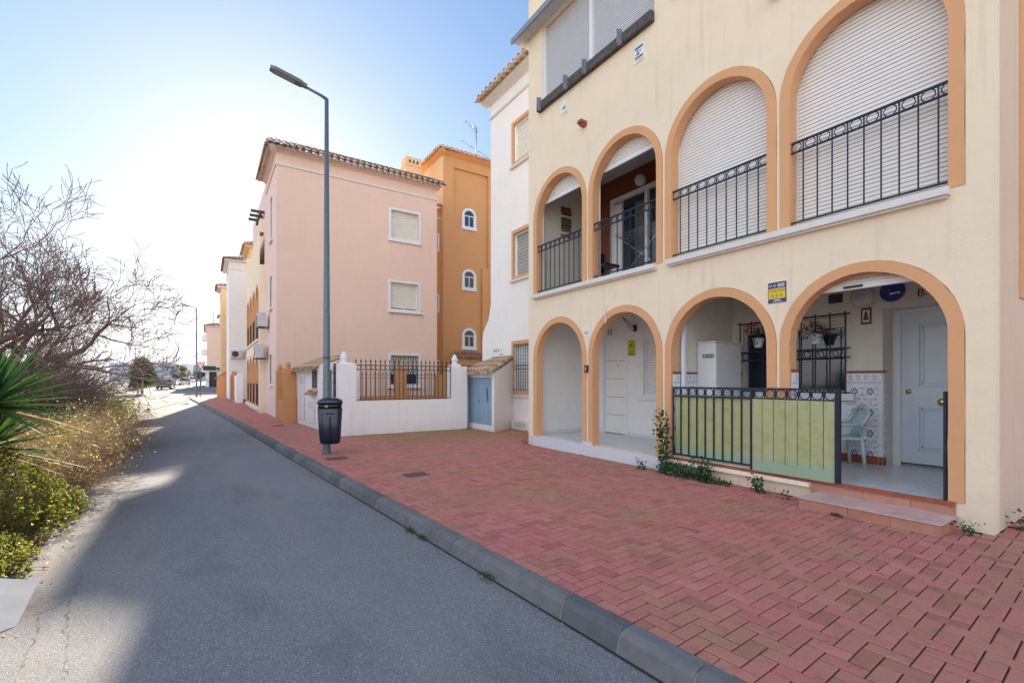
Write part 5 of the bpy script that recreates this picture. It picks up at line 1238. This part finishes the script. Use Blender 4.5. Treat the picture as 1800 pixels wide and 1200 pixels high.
def litter_bin():
    T = thing('litter_bin', 'dark navy plastic litter bin with a rounded hood mounted on the near lamp pole', 'litter bin', (2.08, 9.86, .24)); T.rotation_euler = (0, 0, radians(-12))
    def sec(w_, d_, z, n=24, e=4):
        P = []
        for i in range(n):
            th = 2*pi*i/n; c, s_ = cos(th), sin(th); r_ = (abs(c)**e+abs(s_)**e)**(-1/e); P.append((w_*c*r_, d_*s_*r_, z))
        return P
    def loft(mb, rows):
        n = len(rows[0]); mb.add([p for r_ in rows for p in r_], [(i*n+j, i*n+(j+1) % n, (i+1)*n+(j+1) % n, (i+1)*n+j) for i in range(len(rows)-1) for j in range(n)]+[tuple(range(n))[::-1], tuple(range((len(rows)-1)*n, len(rows)*n))], True)
    mb = MB().mat('bin'); loft(mb, [sec(.155, .12, 0), sec(.185, .14, .012), sec(.20, .15, .1), sec(.235, .18, .70), sec(.232, .178, .705)]); mb.build('body', None, T, world=False)
    mb = MB().mat('bin_band'); loft(mb, [sec(.222, .168, .706), sec(.226, .17, .80)]); mb.build('opening', None, T, world=False)
    mb = MB().mat('bin'); loft(mb, [sec(.242, .188, .801), sec(.244, .19, .83), sec(.225, .18, .875), sec(.15, .14, .91), sec(.04, .05, .922)]); mb.build('lid', None, T, world=False)
    mb = MB().mat('bin'); mb.tube([(-.07, -.172, .60), (-.05, -.20, .615), (.05, -.20, .615), (.07, -.172, .60)], .013, 6); mb.build('handle', None, T, world=False)
    mb = MB().mat('bin'); mb.add([(-.012, -.156, .05), (.012, -.156, .05), (.012, -.181, .55), (-.012, -.181, .55), (0, -.175, .05), (0, -.196, .55)], [(0, 4, 5, 3), (4, 1, 2, 5)]); mb.build('rib', None, T, world=False)
    mb = MB().mat('sign_white'); text(mb, 'ISI', PY(-.176), -.07, .735, .06, 0, flip=False); mb.build('writing', None, T, world=False)
    mb = MB().mat('galv'); mb.box(-.05, .05, .15, .22, .25, .29); mb.box(-.05, .05, .17, .22, .6, .64); mb.build('strap', None, T, world=False)
litter_bin()
def yield_sign():
    T = thing('yield_sign', 'triangular yield sign with red border on a grey post at the pavement end', 'road sign', (-.458, 48.6, 0)); mb = MB(); mb.tube([(0, 0, 0), (0, 0, 3.15)], .04, 8); mb.build('post', 'galv', T, world=False)
    R_ = Matrix.Rotation(radians(24), 4, 'Z'); 
    for mat, s, y, nm in (('sign_red', .45, -.06, 'plate'), ('sign_white', .32, -.064, 'face')):
        mb = MB().mat(mat); mb.prism([(0, -s), (s*.93, s*.6), (-s*.93, s*.6)], lambda a, z, d: (a, d, z+2.85), y, y+.003 if nm == 'face' else y+.02); mb.xf(R_); mb.build(nm, None, T, world=False)
yield_sign()
def info_sign(loc, label, kind, H=2.9):
    T = thing('road_sign', label, 'road sign', loc, 'small road signs beyond the side street'); mb = MB(); mb.tube([(0, 0, 0), (0, 0, H)], .05, 6); mb.build('post', 'galv', T, world=False); R_ = Matrix.Rotation(radians(24), 4, 'Z')
    if kind == 'crossing':
        mb = MB().mat('sign_blue'); mb.box(-.45, .45, -.09, -.06, H-.75, H); mb.mat('sign_white'); mb.prism([(-.3, H-.65), (.3, H-.65), (0, H-.12)], lambda a, z, d: (a, d, z), -.095, -.0905); mb.mat('black'); mb.box(-.04, .05, -.099, -.0955, H-.6, H-.3)
    elif kind == 'blue':
        mb = MB().mat('sign_blue').lathe([(.35, 0), (.35, .03)], n=18); mb.xf(Matrix.Translation((0, -.06, H-.35)) @ Matrix.Rotation(pi/2, 4, 'X')); mb.mat('sign_white'); mb.box(-.15, .15, -.096, -.0905, H-.4, H-.3)
    elif kind == 'limit':
        mb = MB().mat('sign_red').lathe([(.35, 0), (.35, .03)], n=18); mb.mat('sign_white'); mb.lathe([(.25, .031), (.25, .034)], n=18); mb.xf(Matrix.Translation((0, -.06, H-.35)) @ Matrix.Rotation(pi/2, 4, 'X'))
    mb.xf(R_); mb.build('plate', None, T, world=False)
info_sign((-4.45, 84, gz(84)+.13), 'blue square pedestrian crossing sign beside the parked black car', 'crossing', 3.2)
info_sign((-5.0, 112, gz(112)), 'round blue sign with a white bar between the crossing sign and the speed sign', 'blue', 2.7); info_sign((-3.0, 104, gz(104)), 'round red bordered sign in front of the warehouse', 'limit', 2.9)
for (x, y, lab) in ((2.10, 9.40, 'square grey inspection cover in the paving at the lamp foot'), (2.80, 7.08, 'square grey inspection cover in the middle of the forecourt paving'), (2.0, 17.3, 'small inspection cover in the paving by the brown wall')):
    T = thing('inspection_cover', lab, 'manhole cover', (x, y, .002), 'square inspection covers in the pavement'); mb = MB().mat('cover'); mb.box(-.19, .19, -.15, .15, -.004, .003)
    for i in range(9): mb.box(-.17, .17, -.135+i*.033, -.125+i*.033, .0031, .005)
    mb.build('plate', None, T, world=False)
# distant highway lamps
for i, (x, y) in enumerate(((-21, 210), (-15, 240))):
    T = thing('twin_road_lamp', ['tall thin twin armed road lamp on the left of the horizon', 'tall thin twin armed road lamp just right of the other one on the horizon'][i], 'street lamp', (x, y, gz(y)), 'twin armed road lamps on the horizon')
    mb = MB(); mb.tube([(0, 0, 0), (0, 0, 13)], .12, 5); mb.build('pole', 'galv', T, world=False); mb = MB(); mb.tube([(-2.2, 0, 13.4), (0, 0, 13), (2.2, 0, 13.4)], .10, 4); mb.build('arms', 'galv', T, world=False)

# ================================================================== CARS
def car(loc, rot, paint, label, L_=4.2, W=1.78, H=1.46, group=True):
    T = thing('parked_car', label, 'car', loc, 'cars parked beyond the side street'); T.rotation_euler = (0, 0, rot)
    prof = [(-L_/2, .35), (-L_/2+.02, .75), (-L_/2+.12, .95), (-L_/2+.45, 1.28), (-L_/2+.8, H-.03), (-.2, H), (.45, H-.06), (1.0, 1.02), (L_/2-.35, .88), (L_/2-.05, .68), (L_/2, .4), (L_/2-.1, .22), (-L_/2+.1, .22)]
    mb = MB().mat(paint); n = len(prof); v = []
    for s in (-1, 1):
        for x, z in prof: v.append((s*(W/2-(.14 if z > 1.1 else (.03 if z > .9 else 0))), x, z))
        for x, z in prof: v.append((s*(W/2-.2-(.14 if z > 1.1 else 0)), x-(.03 if x < 0 else -.03)*(1 if z < 1.2 else 0), z+(.02 if z > 1.2 else 0)))
    fs = []
    a, b, c, d = 0, n, 2*n, 3*n
    fs += [tuple(range(a, a+n)), tuple(range(c, c+n))[::-1]]
    for i in range(n): j = (i+1) % n; fs += [(a+i, a+j, b+j, b+i), (c+i, c+j, d+j, d+i), (b+i, b+j, d+j, d+i)]
    mb.add(v, fs); mb.build('body', None, T, world=False)
    mb = MB().mat('window_dark')
    w2 = W/2-.24; mb.quad((-w2, -L_/2+.13, 1.0), (w2, -L_/2+.13, 1.0), (w2-.05, -L_/2+.56, 1.36), (-w2+.05, -L_/2+.56, 1.36)) if False else None
    z0, z1, x0, x1 = .98, 1.34, -L_/2+.10, -L_/2+.50
    mb.add([(-w2, x0, z0), (w2, x0, z0), (w2-.05, x1-.02, z1), (-w2+.05, x1-.02, z1)], [(0, 1, 2, 3)]); mb.build('rear_window', None, T, world=False)
    mb = MB().mat('window_dark'); mb.add([(-w2, .98, 1.06), (w2, .98, 1.06), (w2-.05, .53, 1.36), (-w2+.05, .53, 1.36)], [(0, 1, 2, 3)]); mb.build('windscreen', None, T, world=False)
    for s in (-1, 1):
        mb = MB().mat('window_dark'); xx = s*(W/2-.10); mb.add([(xx+s*.02, -L_/2+.5, 1.0), (xx+s*.02, .85, 1.0), (xx-s*.035, .40, H-.14), (xx-s*.035, -L_/2+.85, H-.12)], [(0, 1, 2, 3)]); mb.build('side_window', None, T, world=False)
        mb = MB().mat('tail'); mb.box(s*(W/2-.30)-.14, s*(W/2-.30)+.14, -L_/2-.012, -L_/2+.06, .74, .90); mb.build('tail_light', None, T, world=False)
        mb = MB().mat(paint); mb.box(s*(W/2+.06)-.06, s*(W/2+.06)+.06, .72, .80, .98, 1.1); mb.build('mirror', None, T, world=False)
        for y in (-L_/2+.75, L_/2-.8):
            mb = MB().mat('tyre').lathe([(.20, 0), (.31, .01), (.31, .19), (.20, .2)], n=18); mb.mat('rim'); mb.lathe([(.19, .201), (.05, .19)], n=12); mb.xf(Matrix.Translation((s*(W/2-.19), y, .31)) @ Matrix.Rotation(s*pi/2, 4, 'Y')); mb.build('wheel', None, T, world=False)
    mb = MB(); mb.box(-.26, .26, -L_/2-.014, -L_/2+.01, .52, .63); mb.build('number_plate', 'sign_white', T, world=False)
    mb = MB(); mb.box(-W/2+.1, W/2-.1, -L_/2-.01, -L_/2+.05, .26, .40); mb.build('bumper', 'tyre', T, world=False)
    return T
def gp(s_, u): # helper for placing along a viewing distance
    return ((449.2-(900-u)*.8366)*s_, (686+(900-u)*.5478)*s_)
def gcar(s_, u, rot, paint, lab, **k_):
    x, y = gp(s_, u); car((x, y+2, gz(y+2)), radians(rot), paint, lab, **k_)
gcar(.080, 291, -6, 'car_black', 'black hatchback seen from behind at the side street corner')
gcar(.108, 323, 4, 'car_silver', 'silver car with its rear window towards us beyond the black hatchback')
gcar(.135, 338, 4, 'car_white', 'white car further up the road to the right of the silver car', L_=4.5)
gcar(.15, 334, 6, 'car_dark', 'dark car furthest up the road beside the white car')
for i, (u, s_, c, lab) in enumerate(((262, .17, 'car_white', 'white car behind the hedge, next to the round trimmed tree'), (270, .185, 'car_white', 'white car behind the hedge, second from the round trimmed tree'), (279, .17, 'car_dark', 'dark car behind the hedge between white cars'), (287, .18, 'car_blue', 'blue car in the car park behind the hedge'), (295, .2, 'car_white', 'white car at the right end of the row behind the hedge'))): gcar(s_, u, 80+i*8, c, lab)

# ================================================================== VEGETATION
def blob_tree(name, label, loc, R_, H_, n, mat='leaf_mid', leafs=.12, trunk=.12, cat='tree', squash=1., group=None, th=.5):
    T = thing(name, label, cat, loc, group); mb = MB().mat('trunk_pale'); mb.tube([(0, 0, 0), (.03, 0, H_*.3), (0, .02, H_*.6)], [trunk, trunk*.8, trunk*.4], 7)
    for i in range(6): a = random.uniform(0, 2*pi); mb.tube([(0, 0, H_*.35), (cos(a)*R_*.5, sin(a)*R_*.5, H_*.7)], [trunk*.4, trunk*.12], 5)
    mb.build('trunk', None, T, world=False); mb = MB().mat(mat); cz = H_-R_*squash
    cl = [(rv()*random.uniform(.55, 1)) for _ in range(22)]
    for i in range(n):
        c = random.choice(cl); p = c+rv()*random.uniform(0, .42); p = Vector((p.x*R_*.8, p.y*R_*.8, p.z*R_*.8*squash+cz)); 
        if p.z < .05: p.z = random.uniform(.05, .4)
        leaf(mb, p, leafs*random.uniform(.6, 1.3))
    mb.build('crown', None, T, world=False); return T
x, y = gp(.062, 250); blob_tree('trimmed_tree', 'dense dark green round trimmed tree at the far end of the left verge', (x, y, gz(y)), 1.5, 4.2, 12000, 'leaf_mid', .17, squash=1.35)
x, y = gp(.125, 319); blob_tree('far_tree', 'loose green tree in front of the warehouse on the horizon', (x, y, gz(y)), 2.2, 4.6, 3000, 'leaf_hedge', .28)
x, y = gp(.105, 353); blob_tree('far_tree', 'small dark leafy tree beside the annex across the side street', (x, y, gz(y)), 1.1, 3.4, 1500, 'leaf_mid', .2)
for i in range(7):
    x, y = gp(.078+i*.004, 235+i*7.5); T = thing('hedge_bush', ['leftmost clipped hedge bush', 'second clipped hedge bush from the left', 'third clipped hedge bush from the left', 'middle clipped hedge bush', 'third clipped hedge bush from the right', 'second clipped hedge bush from the right', 'rightmost clipped hedge bush, nearest the black car'][i]+' in the row below the trimmed tree', 'hedge', (x, y, gz(y)), 'clipped hedge bushes along the far road edge')
    mb = MB().mat('leaf_hedge')
    for q in range(1500): p = rv(); p = Vector((p.x*.55, p.y*.55, abs(p.z)**.6*1.25)); leaf(mb, p*random.uniform(.85, 1.03), .13)
    mb.build('foliage', None, T, world=False); mb = MB(); mb.tube([(0, 0, 0), (0, 0, .9)], .05, 5); mb.build('trunk', 'trunk_pale', T, world=False)
# bare fig-like trees
def grow(mb, p, d, ln, r, depth, spread, bias, maxd, cnt):
    n = 4 if depth < 3 else 3; pts = [p]; rad = [r]; cur = Vector(p); dd = Vector(d)
    for i in range(n):
        dd = (dd+rv()*.22+bias*.06+Vector((0, 0, .05 if depth > 2 else .0))).normalized(); cur = cur+dd*(ln/n); pts.append(cur.copy()); rad.append(max(.006, r*(1-.35*(i+1)/n)))
    mb.tube(pts, rad, 7 if depth < 2 else (5 if depth < 3 else 3), caps=False); cnt[0] += 1
    if depth >= maxd or cnt[0] > 1900: return
    k_ = 3 if depth < 4 else random.choice([2, 3])
    for i in range(k_):
        q = random.randint(1, n) if i < k_-1 else n; a = rv(); side = (dd.cross(a)).normalized()
        nd = (dd*random.uniform(.45, .9)+side*spread*random.uniform(.5, 1.1)).normalized()
        grow(mb, pts[q], nd, ln*random.uniform(.62, .86), rad[q]*random.uniform(.55, .72), depth+1, spread, bias, maxd, cnt)
def bare_tree(loc, label, limbs, seed, maxd=7, trunk=.11, h=1.3, ln=1.25):
    random.seed(seed); T = thing('bare_tree', label, 'tree', loc, 'leafless fig trees on the left verge')
    mb = MB().mat('trunk_pale'); mb.tube([(0, 0, -.1), (.03, .02, h*.5), (-.02, 0, h)], [trunk*1.3, trunk, trunk*.85], 9); mb.build('trunk', None, T, world=False)
    mb = MB().mat('twig')
    for (d, l_) in limbs: cnt = [0]; grow(mb, Vector((-.02, 0, h*.93)), Vector(d).normalized(), ln*l_, trunk*.78, 0, .75, Vector(d)*.6, maxd, cnt)
    mb.build('crown', None, T, world=False)
bare_tree((-3.75, 15.0, -.17), 'leafless grey tree whose long bare branches reach furthest over the road', [((.9, -.1, .5), 1.15), ((.35, .1, 1), 1.0), ((-.5, .3, .9), .95), ((.8, -.2, .12), 1.0), ((-.1, -.5, .7), .95)], 3, 6, .12, 2.0, 1.25)
bare_tree((-4.2, 14.0, -.17), 'leafless grey tree at the left picture edge behind the yucca', [((.2, .1, 1), 1.0), ((-.6, .3, .7), .95), ((.7, .1, .7), .95), ((.1, -.6, .5), .9)], 8, 6, .10, 2.2, 1.3)
bare_tree((-5.2, 18.5, -.17), 'thick trunked bare tree behind the other two with low drooping twigs', [((1, 0, .15), .9), ((.8, -.3, .4), .8), ((.3, -.3, .8), .8), ((-.6, 0, .6), .9)], 12, 6, .14, 1.3)
random.seed(21)
# low tangle of drooping bare twigs
def tangle(loc, label, rx, ry, rz, n, mat, seed, ln=.8, r=.006, name='bare_shrub', leafn=0, leafmat_='leaf_dry', ls=.03, arch=.35, gr='bare and dry shrubs on the left verge'):
    random.seed(seed); T = thing(name, label, 'shrub', loc, gr); mb = MB().mat(mat); tips = []
    for i in range(n):
        a = random.uniform(0, 2*pi); q = sqrt(random.random()); b0 = Vector((cos(a)*q*rx*.6, sin(a)*q*ry*.6, random.uniform(0, rz*.25)))
        d = Vector((cos(a)*rx*.5+random.gauss(0, .25), sin(a)*ry*.5+random.gauss(0, .25), random.uniform(.25, 1.0))).normalized(); p = b0.copy(); pts = [p.copy()]; l_ = ln*random.uniform(.5, 1.2)
        for s in range(5):
            d = (d+rv()*.25+Vector((0, 0, -arch*.3*s/2))).normalized(); p = p+d*(l_/5); 
            if p.z < .01: p.z = .01
            pts.append(p.copy())
            if s > 0 and random.random() < .6:
                dd = (d+rv()*.9).normalized(); e = p+dd*l_*random.uniform(.12, .3); e2 = e+(dd+rv()*.5)*l_*.12; mb.tube([p, e, e2], [r*.55, r*.4, r*.25], 3, caps=False, smooth=False); tips.append(e2); tips.append(e)
        mb.tube(pts, [r*(1-.12*s) for s in range(6)], 3, caps=False, smooth=False); tips += pts[2:]
    mb.build('stems', None, T, world=False)
    if leafn:
        mb = MB().mat(leafmat_)
        for i in range(leafn): leaf(mb, random.choice(tips)+rv()*.06, ls*random.uniform(.6, 1.4))
        mb.build('foliage', None, T, world=False)
    return T
tangle((-3.8, 16.0, 0.4), 'dense grey brown tangle of bare twigs under the leafless trees', 1.3, 1.6, 1.5, 900, 'twig', 31, 1.8, .007, arch=.2)
tangle((-5.4, 20.0, 0.3), 'further grey tangle of bare twigs behind the first one', 1.6, 2.0, 1.5, 700, 'twig', 32, 1.9, .008, arch=.2)
tangle((-3.6, 14.8, 0.5), 'grey tangle of thin drooping twigs filling the gap under the first bare tree', 1.3, 1.3, 1.4, 700, 'twig', 44, 1.7, .0065, arch=.3)
tangle((-1.85, 13.4, -.12), 'loose brown dry brush reaching over the road edge ahead of the lit asphalt', .55, 1.3, .45, 460, 'dry_twig', 45, .85, .004, leafn=900, ls=.03)
tangle((-2.75, 12.2, -.1), 'straw coloured dry shrub sprinkled with yellow green leaves in the middle of the verge', 1.1, 1.5, .8, 700, 'dry_pale', 33, .95, .004, leafn=5200, ls=.04)
tangle((-2.5, 9.6, -.1), 'straw coloured dry shrub beside the yucca leaves', .9, 1.4, .7, 560, 'dry_pale', 34, .75, .0035, leafn=4200, ls=.032)
tangle((-2.15, 14.6, -.12), 'brown dry brush sticking out over the road edge beside the bare trees', .8, 1.1, .5, 620, 'dry_twig', 35, .95, .004, leafn=800, ls=.03)
tangle((-2.0, 10.6, -.12), 'low brown dry brush spilling onto the lit asphalt', .6, 1.0, .35, 420, 'dry_twig', 36, .75, .0035, leafn=600, ls=.03)
tangle((-1.85, 9.3, -.13), 'flat scatter of brown brush and sprouts lying on the lit road edge', .55, 1.1, .22, 420, 'dry_twig', 46, .6, .0035, leafn=1500, leafmat_='leaf_dry', ls=.028)
tangle((-2.3, 11.6, -.1), 'olive brown dry shrub at the road edge between the straw coloured ones', .8, 1.3, .75, 620, 'dry_pale', 47, .85, .004, leafn=5200, leafmat_='leaf_dry', ls=.034)
tangle((-4.4, 24.5, -.1), 'rounded yellow green shrub hiding the far verge behind the bright shrubs', 1.4, 2.5, 1.3, 260, 'dry_twig', 48, 1.3, .005, leafn=6000, leafmat_='leaf_hedge', ls=.09)
tangle((-3.0, 18.0, -.1), 'yellow green sprouting shrub beyond the dry brush', .9, 1.8, .8, 260, 'dry_pale', 37, .9, .004, leafn=4200, leafmat_='leaf_bright', ls=.06)
tangle((-3.5, 22.5, -.1), 'bright green leafy shrub at the bend of the verge', 1.0, 2.0, .9, 260, 'dry_pale', 38, 1.0, .004, leafn=5200, leafmat_='leaf_bright', ls=.09)
tangle((-4.9, 29, -.1), 'small green shrub furthest along the verge', 1.1, 3.0, .9, 220, 'dry_pale', 39, 1.1, .005, leafn=4200, leafmat_='leaf_bright', ls=.10)
# near leafy shrubs
def leafy(loc, label, rx, ry, h, n, seed, mat='leaf_bright', ls=.045):
    random.seed(seed); T = thing('leafy_shrub', label, 'shrub', loc, 'bright leafy shrubs at the near verge'); st_ = MB().mat('dry_twig'); lf = MB().mat(mat)
    for i in range(int(n/22)):
        a = random.uniform(0, 2*pi); q = sqrt(random.random()); x_, y_ = cos(a)*q*rx, sin(a)*q*ry; top = h*(1-q**2.2)*random.uniform(.65, 1.08)+.03
        b0 = Vector((x_*.75, y_*.75, 0)); tp = Vector((x_, y_, top)); mid = (b0+tp)/2+rv()*.05; st_.tube([b0, mid, tp], [.004, .003, .002], 3, caps=False)
        for j in range(22):
            tt = random.uniform(.35, 1); p = mid.lerp(tp, tt) if tt > .5 else b0.lerp(mid, tt*2); p = p+rv()*random.uniform(.01, .055); leaf(lf, p, ls*random.uniform(.55, 1.25), w=.62, up=.8)
    st_.build('stems', None, T, world=False); lf.build('foliage', None, T, world=False)
leafy((-2.1, 7.2, -.14), 'large bright yellow green shrub in front of the yucca', .85, 1.25, 1.05, 17000, 41, ls=.038)
leafy((-1.85, 5.7, -.14), 'small leaved green shrub nearest the camera beside the white board', .60, .95, .42, 9000, 42, ls=.038)
leafy((-1.72, 7.9, -.14), 'sparse low sprouting shrub where the green shrubs meet the dry brush', .5, .8, .45, 4200, 49, ls=.034)
leafy((-2.9, 6.0, -.14), 'taller green shrub at the left picture edge', .9, 1.2, .85, 8000, 43)
# soil verge and litter of twigs
mb = MB().mat('soil'); V = [(-3, -1.9), (3, -1.6), (5.2, -1.38), (7, -1.45), (9, -1.66), (11, -1.70), (13, -1.75), (16, -1.95), (20, -2.5), (26, -3.1), (34, -4.3), (46, -6.3), (60, -9.5)]
for (a, xa), (b, xb) in zip(V, V[1:]):
    n = int((b-a)/.4); 
    for i in range(n):
        y0, y1 = a+(b-a)*i/n, a+(b-a)*(i+1)/n; j0, j1 = .06*sin(y0*5.1)+.05*sin(y0*12.7), .06*sin(y1*5.1)+.05*sin(y1*12.7); x0, x1 = xa+(xb-xa)*i/n+j0, xa+(xb-xa)*(i+1)/n+j1
        mb.quad((-30, y0, gz(y0)+.25), (x0-1, y0, gz(y0)+.10), (x1-1, y1, gz(y1)+.10), (-30, y1, gz(y1)+.25)); mb.quad((x0-1, y0, gz(y0)+.10), (x0, y0, gz(y0)+.003), (x1, y1, gz(y1)+.003), (x1-1, y1, gz(y1)+.10))
struct(mb, 'verge', label='bare earth verge under the shrubs')
random.seed(50)
mb = MB().mat('leaf_dry')
for i in range(5200):
    y = random.uniform(4, 30); x = -1.62-.07*max(0, y-9)+random.gauss(0, .25); leaf(mb, (x, y, gz(y)+random.uniform(.003, .03)), random.uniform(.012, .035))
mb.mat('dry_twig')
for i in range(420):
    y = random.uniform(4, 20); x = -1.55-.05*max(0, y-9)+random.gauss(0, .25); a = random.uniform(0, pi); l_ = random.uniform(.08, .35); z = gz(y)+.012; mb.tube([(x, y, z), (x+cos(a)*l_*.5, y+sin(a)*l_*.5, z+random.uniform(0, .04)), (x+cos(a+.3)*l_, y+sin(a+.3)*l_, z)], .003, 3, caps=False)
mb.mat('leaf_dry')
for i in range(420):
    y = random.uniform(1, 26); leaf(mb, (kerb_x(y)-.17-abs(random.gauss(0, .12)), y, gz(y)+random.uniform(.003, .012)), random.uniform(.008, .028))
for i in range(260):
    y = random.uniform(1, 13); x = random.uniform(kerb_x(y)+.1, 6.2) if random.random() < .4 else 6.3-abs(random.gauss(0, .25)); leaf(mb, (x, y, random.uniform(.003, .01)), random.uniform(.008, .025))
for i in range(300):
    y = random.uniform(2, 20); leaf(mb, (random.uniform(-1.4, 1.6), y, gz(y)+.004), random.uniform(.006, .018))
tag(mb.build('leaf_litter'), 'dry leaves and twigs scattered along the road edge', 'litter', kind='stuff')
random.seed(51)
mb = MB().mat('leaf_dry')
for i in range(9000):
    y = random.uniform(5, 34); x = -2.6-.07*max(0, y-9)-random.random()**1.5*5; z = gz(y)+.12+random.uniform(0, .12); d = Vector((random.gauss(0, .35), random.gauss(0, .35), 1)).normalized(); leaf(mb, (x, y, z), random.uniform(.15, .45), d, w=.05)
mb.mat('leaf_bright')
for i in range(9000):
    y = random.uniform(5, 34); x = -2.6-.07*max(0, y-9)-random.random()**1.5*5; leaf(mb, (x, y, gz(y)+.1+random.uniform(0, .35)), random.uniform(.03, .08))
tag(mb.build('dry_grass'), 'dry grass and weeds covering the verge behind the shrubs', 'grass', kind='stuff')
# yucca
def yucca(loc, label, n, Ls, seed):
    random.seed(seed); T = thing('yucca', label, 'plant', loc, 'spiky yucca rosettes on the near verge'); mb = MB().mat('trunk_pale'); mb.tube([(0, 0, -1.2), (0, 0, 0)], [.10, .09], 8); mb.build('stem', None, T, world=False)
    mb = MB().mat('yucca_leaf')
    for i in range(n):
        mb.mat('leaf_dry' if random.random() < (.5 if i < n*.12 else .04) else 'yucca_leaf')
        az = i*2.39996+random.uniform(-.2, .2); q = (i+.5)/n; el = radians(-22+100*q+random.uniform(-7, 7)); l_ = Ls*random.uniform(.75, 1.1)*(1-.2*q); d = Vector((cos(az)*cos(el), sin(az)*cos(el), sin(el))); side = d.cross(Vector((0, 0, 1))).normalized(); upv = side.cross(d); p = Vector((0, 0, 0))+d*.04; L_s = []; K = 7
        for s in range(K+1):
            t_ = s/K; wd = .046*(1-t_)**.75*(1 if t_ > .15 else .75+t_*1.6)+.001; sag = -.07*t_*t_*l_*(1.2-q); c = p+d*(l_*t_)+Vector((0, 0, sag)); L_s.append((c-side*wd+upv*wd*.35, c, c+side*wd+upv*wd*.35))
        v = [x for r_ in L_s for x in r_]; fs = []
        for s in range(K): fs += [(s*3, s*3+1, s*3+4, s*3+3), (s*3+1, s*3+2, s*3+5, s*3+4)]
        mb.add(v, fs, True)
    mb.build('leaves', None, T, world=False)
yucca((-1.98, 7.3, 1.22), 'large spiky green yucca rosette at the left picture edge', 130, 1.0, 61)
yucca((-2.1, 7.7, .72), 'lower spiky yucca rosette partly hidden behind the big one', 90, .9, 62)
# plants at the facade foot
def creeper(loc, label, stems, n, seed, ls=.06, h=.6, w_=.25, name='weed'):
    random.seed(seed); T = thing(name, label, 'plant', loc, 'weeds growing at the foot of the facade'); st_ = MB().mat('stem_red'); lf = MB().mat('leaf_dark')
    for i in range(stems):
        a = random.uniform(-1, 1)*w_; pts = [Vector((random.uniform(-.04, .04), random.uniform(-.04, .04), 0))]; hh = h*random.uniform(.5, 1); 
        for s in range(5): pts.append(Vector((random.uniform(-.05, .0)-.02*s, a*(s+1)/5+random.uniform(-.02, .02), hh*(s+1)/5)))
        st_.tube(pts, [.006, .005, .005, .004, .003, .002], 4)
        for j in range(int(n/stems)):
            s = random.randint(0, 4); p = pts[s].lerp(pts[s+1], random.random())+Vector((random.uniform(-.09, .0), random.gauss(0, .05), random.uniform(-.03, .04))); p.z = max(p.z, .01); leaf(lf, p, ls*random.uniform(.5, 1.2), w=.75, up=1)
    st_.build('stems', None, T, world=False); lf.build('foliage', None, T, world=False)
def low(loc, label, rx, ry, h, n, seed, ls=.05):
    random.seed(seed); T = thing('weed', label, 'plant', loc, 'weeds growing at the foot of the facade'); lf = MB().mat('leaf_dark')
    for i in range(n): a = random.uniform(0, 2*pi); q = sqrt(random.random()); leaf(lf, (cos(a)*q*rx, sin(a)*q*ry, random.uniform(0, h)*(1-q*.7)+.005), ls*random.uniform(.6, 1.2), w=.8, up=1)
    lf.build('foliage', None, T, world=False); st_ = MB().mat('stem_red'); 
    for i in range(8): a = random.uniform(0, 2*pi); st_.tube([(0, 0, 0), (cos(a)*rx*.7, sin(a)*ry*.7, h*.7)], .003, 3, caps=False)
    st_.build('stems', None, T, world=False)
creeper((6.28, 4.98, 0), 'tall climbing weed growing up the pier at the left end of the porch railing', 6, 300, 71, .07, 1.05, .12, 'climbing_weed')
low((6.22, 4.72, 0), 'broad low weed clump spreading below the left end of the porch railing', .14, .42, .28, 420, 72, .055)
creeper((6.27, 4.22, 0), 'upright green weed in front of the striped green panel', 4, 190, 73, .06, .48, .14)
low((6.22, 4.12, 0), 'low leaves round the foot of the upright weed', .12, .30, .10, 180, 74)
creeper((6.27, 3.42, 0), 'small bushy weed left of the entrance step', 4, 130, 75, .045, .25, .10)
creeper((6.25, 5.42, 0), 'small weed at the right end of the tiled porch plinth', 3, 70, 76, .04, .18, .07)
creeper((6.2, 3.04, 0), 'tiny weed sprout between the panel and the step', 2, 26, 77, .035, .11, .03)
creeper((6.3, 1.38, 0), 'small sprout in the joint right of the entrance step', 2, 40, 78, .04, .14, .05)
creeper((6.95, 1.1, 0), 'green weed at the far right corner wall', 3, 60, 79, .05, .2, .08)
creeper((6.33, 8.98, 0), 'small weed at the left foot of the cream building', 2, 46, 80, .035, .16, .04)
low((5.83, 2.35, 0), 'mossy weed tuft in front of the step', .03, .07, .04, 60, 81, .02)
for i, (y, s) in enumerate(((3.32, .07), (4.55, .05), (4.85, .06))):
    random.seed(90+i); mb = MB().mat('leaf_mid'); x = kerb_x(y)-.18
    for j in range(90): leaf(mb, (x+random.gauss(0, s*.4), y+random.gauss(0, s), gz(0)+random.uniform(.0, .04)), .022)
    tag(mb.build('gutter_weed'), ['small weed tuft in the gutter nearest the camera', 'weed tuft in the gutter, middle of three', 'weed tuft in the gutter, furthest of three'][i], 'plant', 'weed tufts along the kerb')
# leaning white board at the lower left
T = thing('white_board', 'plain white board leaning at the lower left picture corner', 'board', (-1.50, 4.40, -.02))
mb = MB().mat('board_white'); mb.box(-.45, .45, -.012, .012, -.45, .45); mb.xf(Matrix.Rotation(radians(40), 4, 'Z') @ Matrix.Rotation(radians(-62), 4, 'X') @ Matrix.Rotation(radians(40), 4, 'Y')); mb.build('sheet', None, T, world=False)
for o in list(bpy.data.objects):
    if '_w' in o: del o['_w']
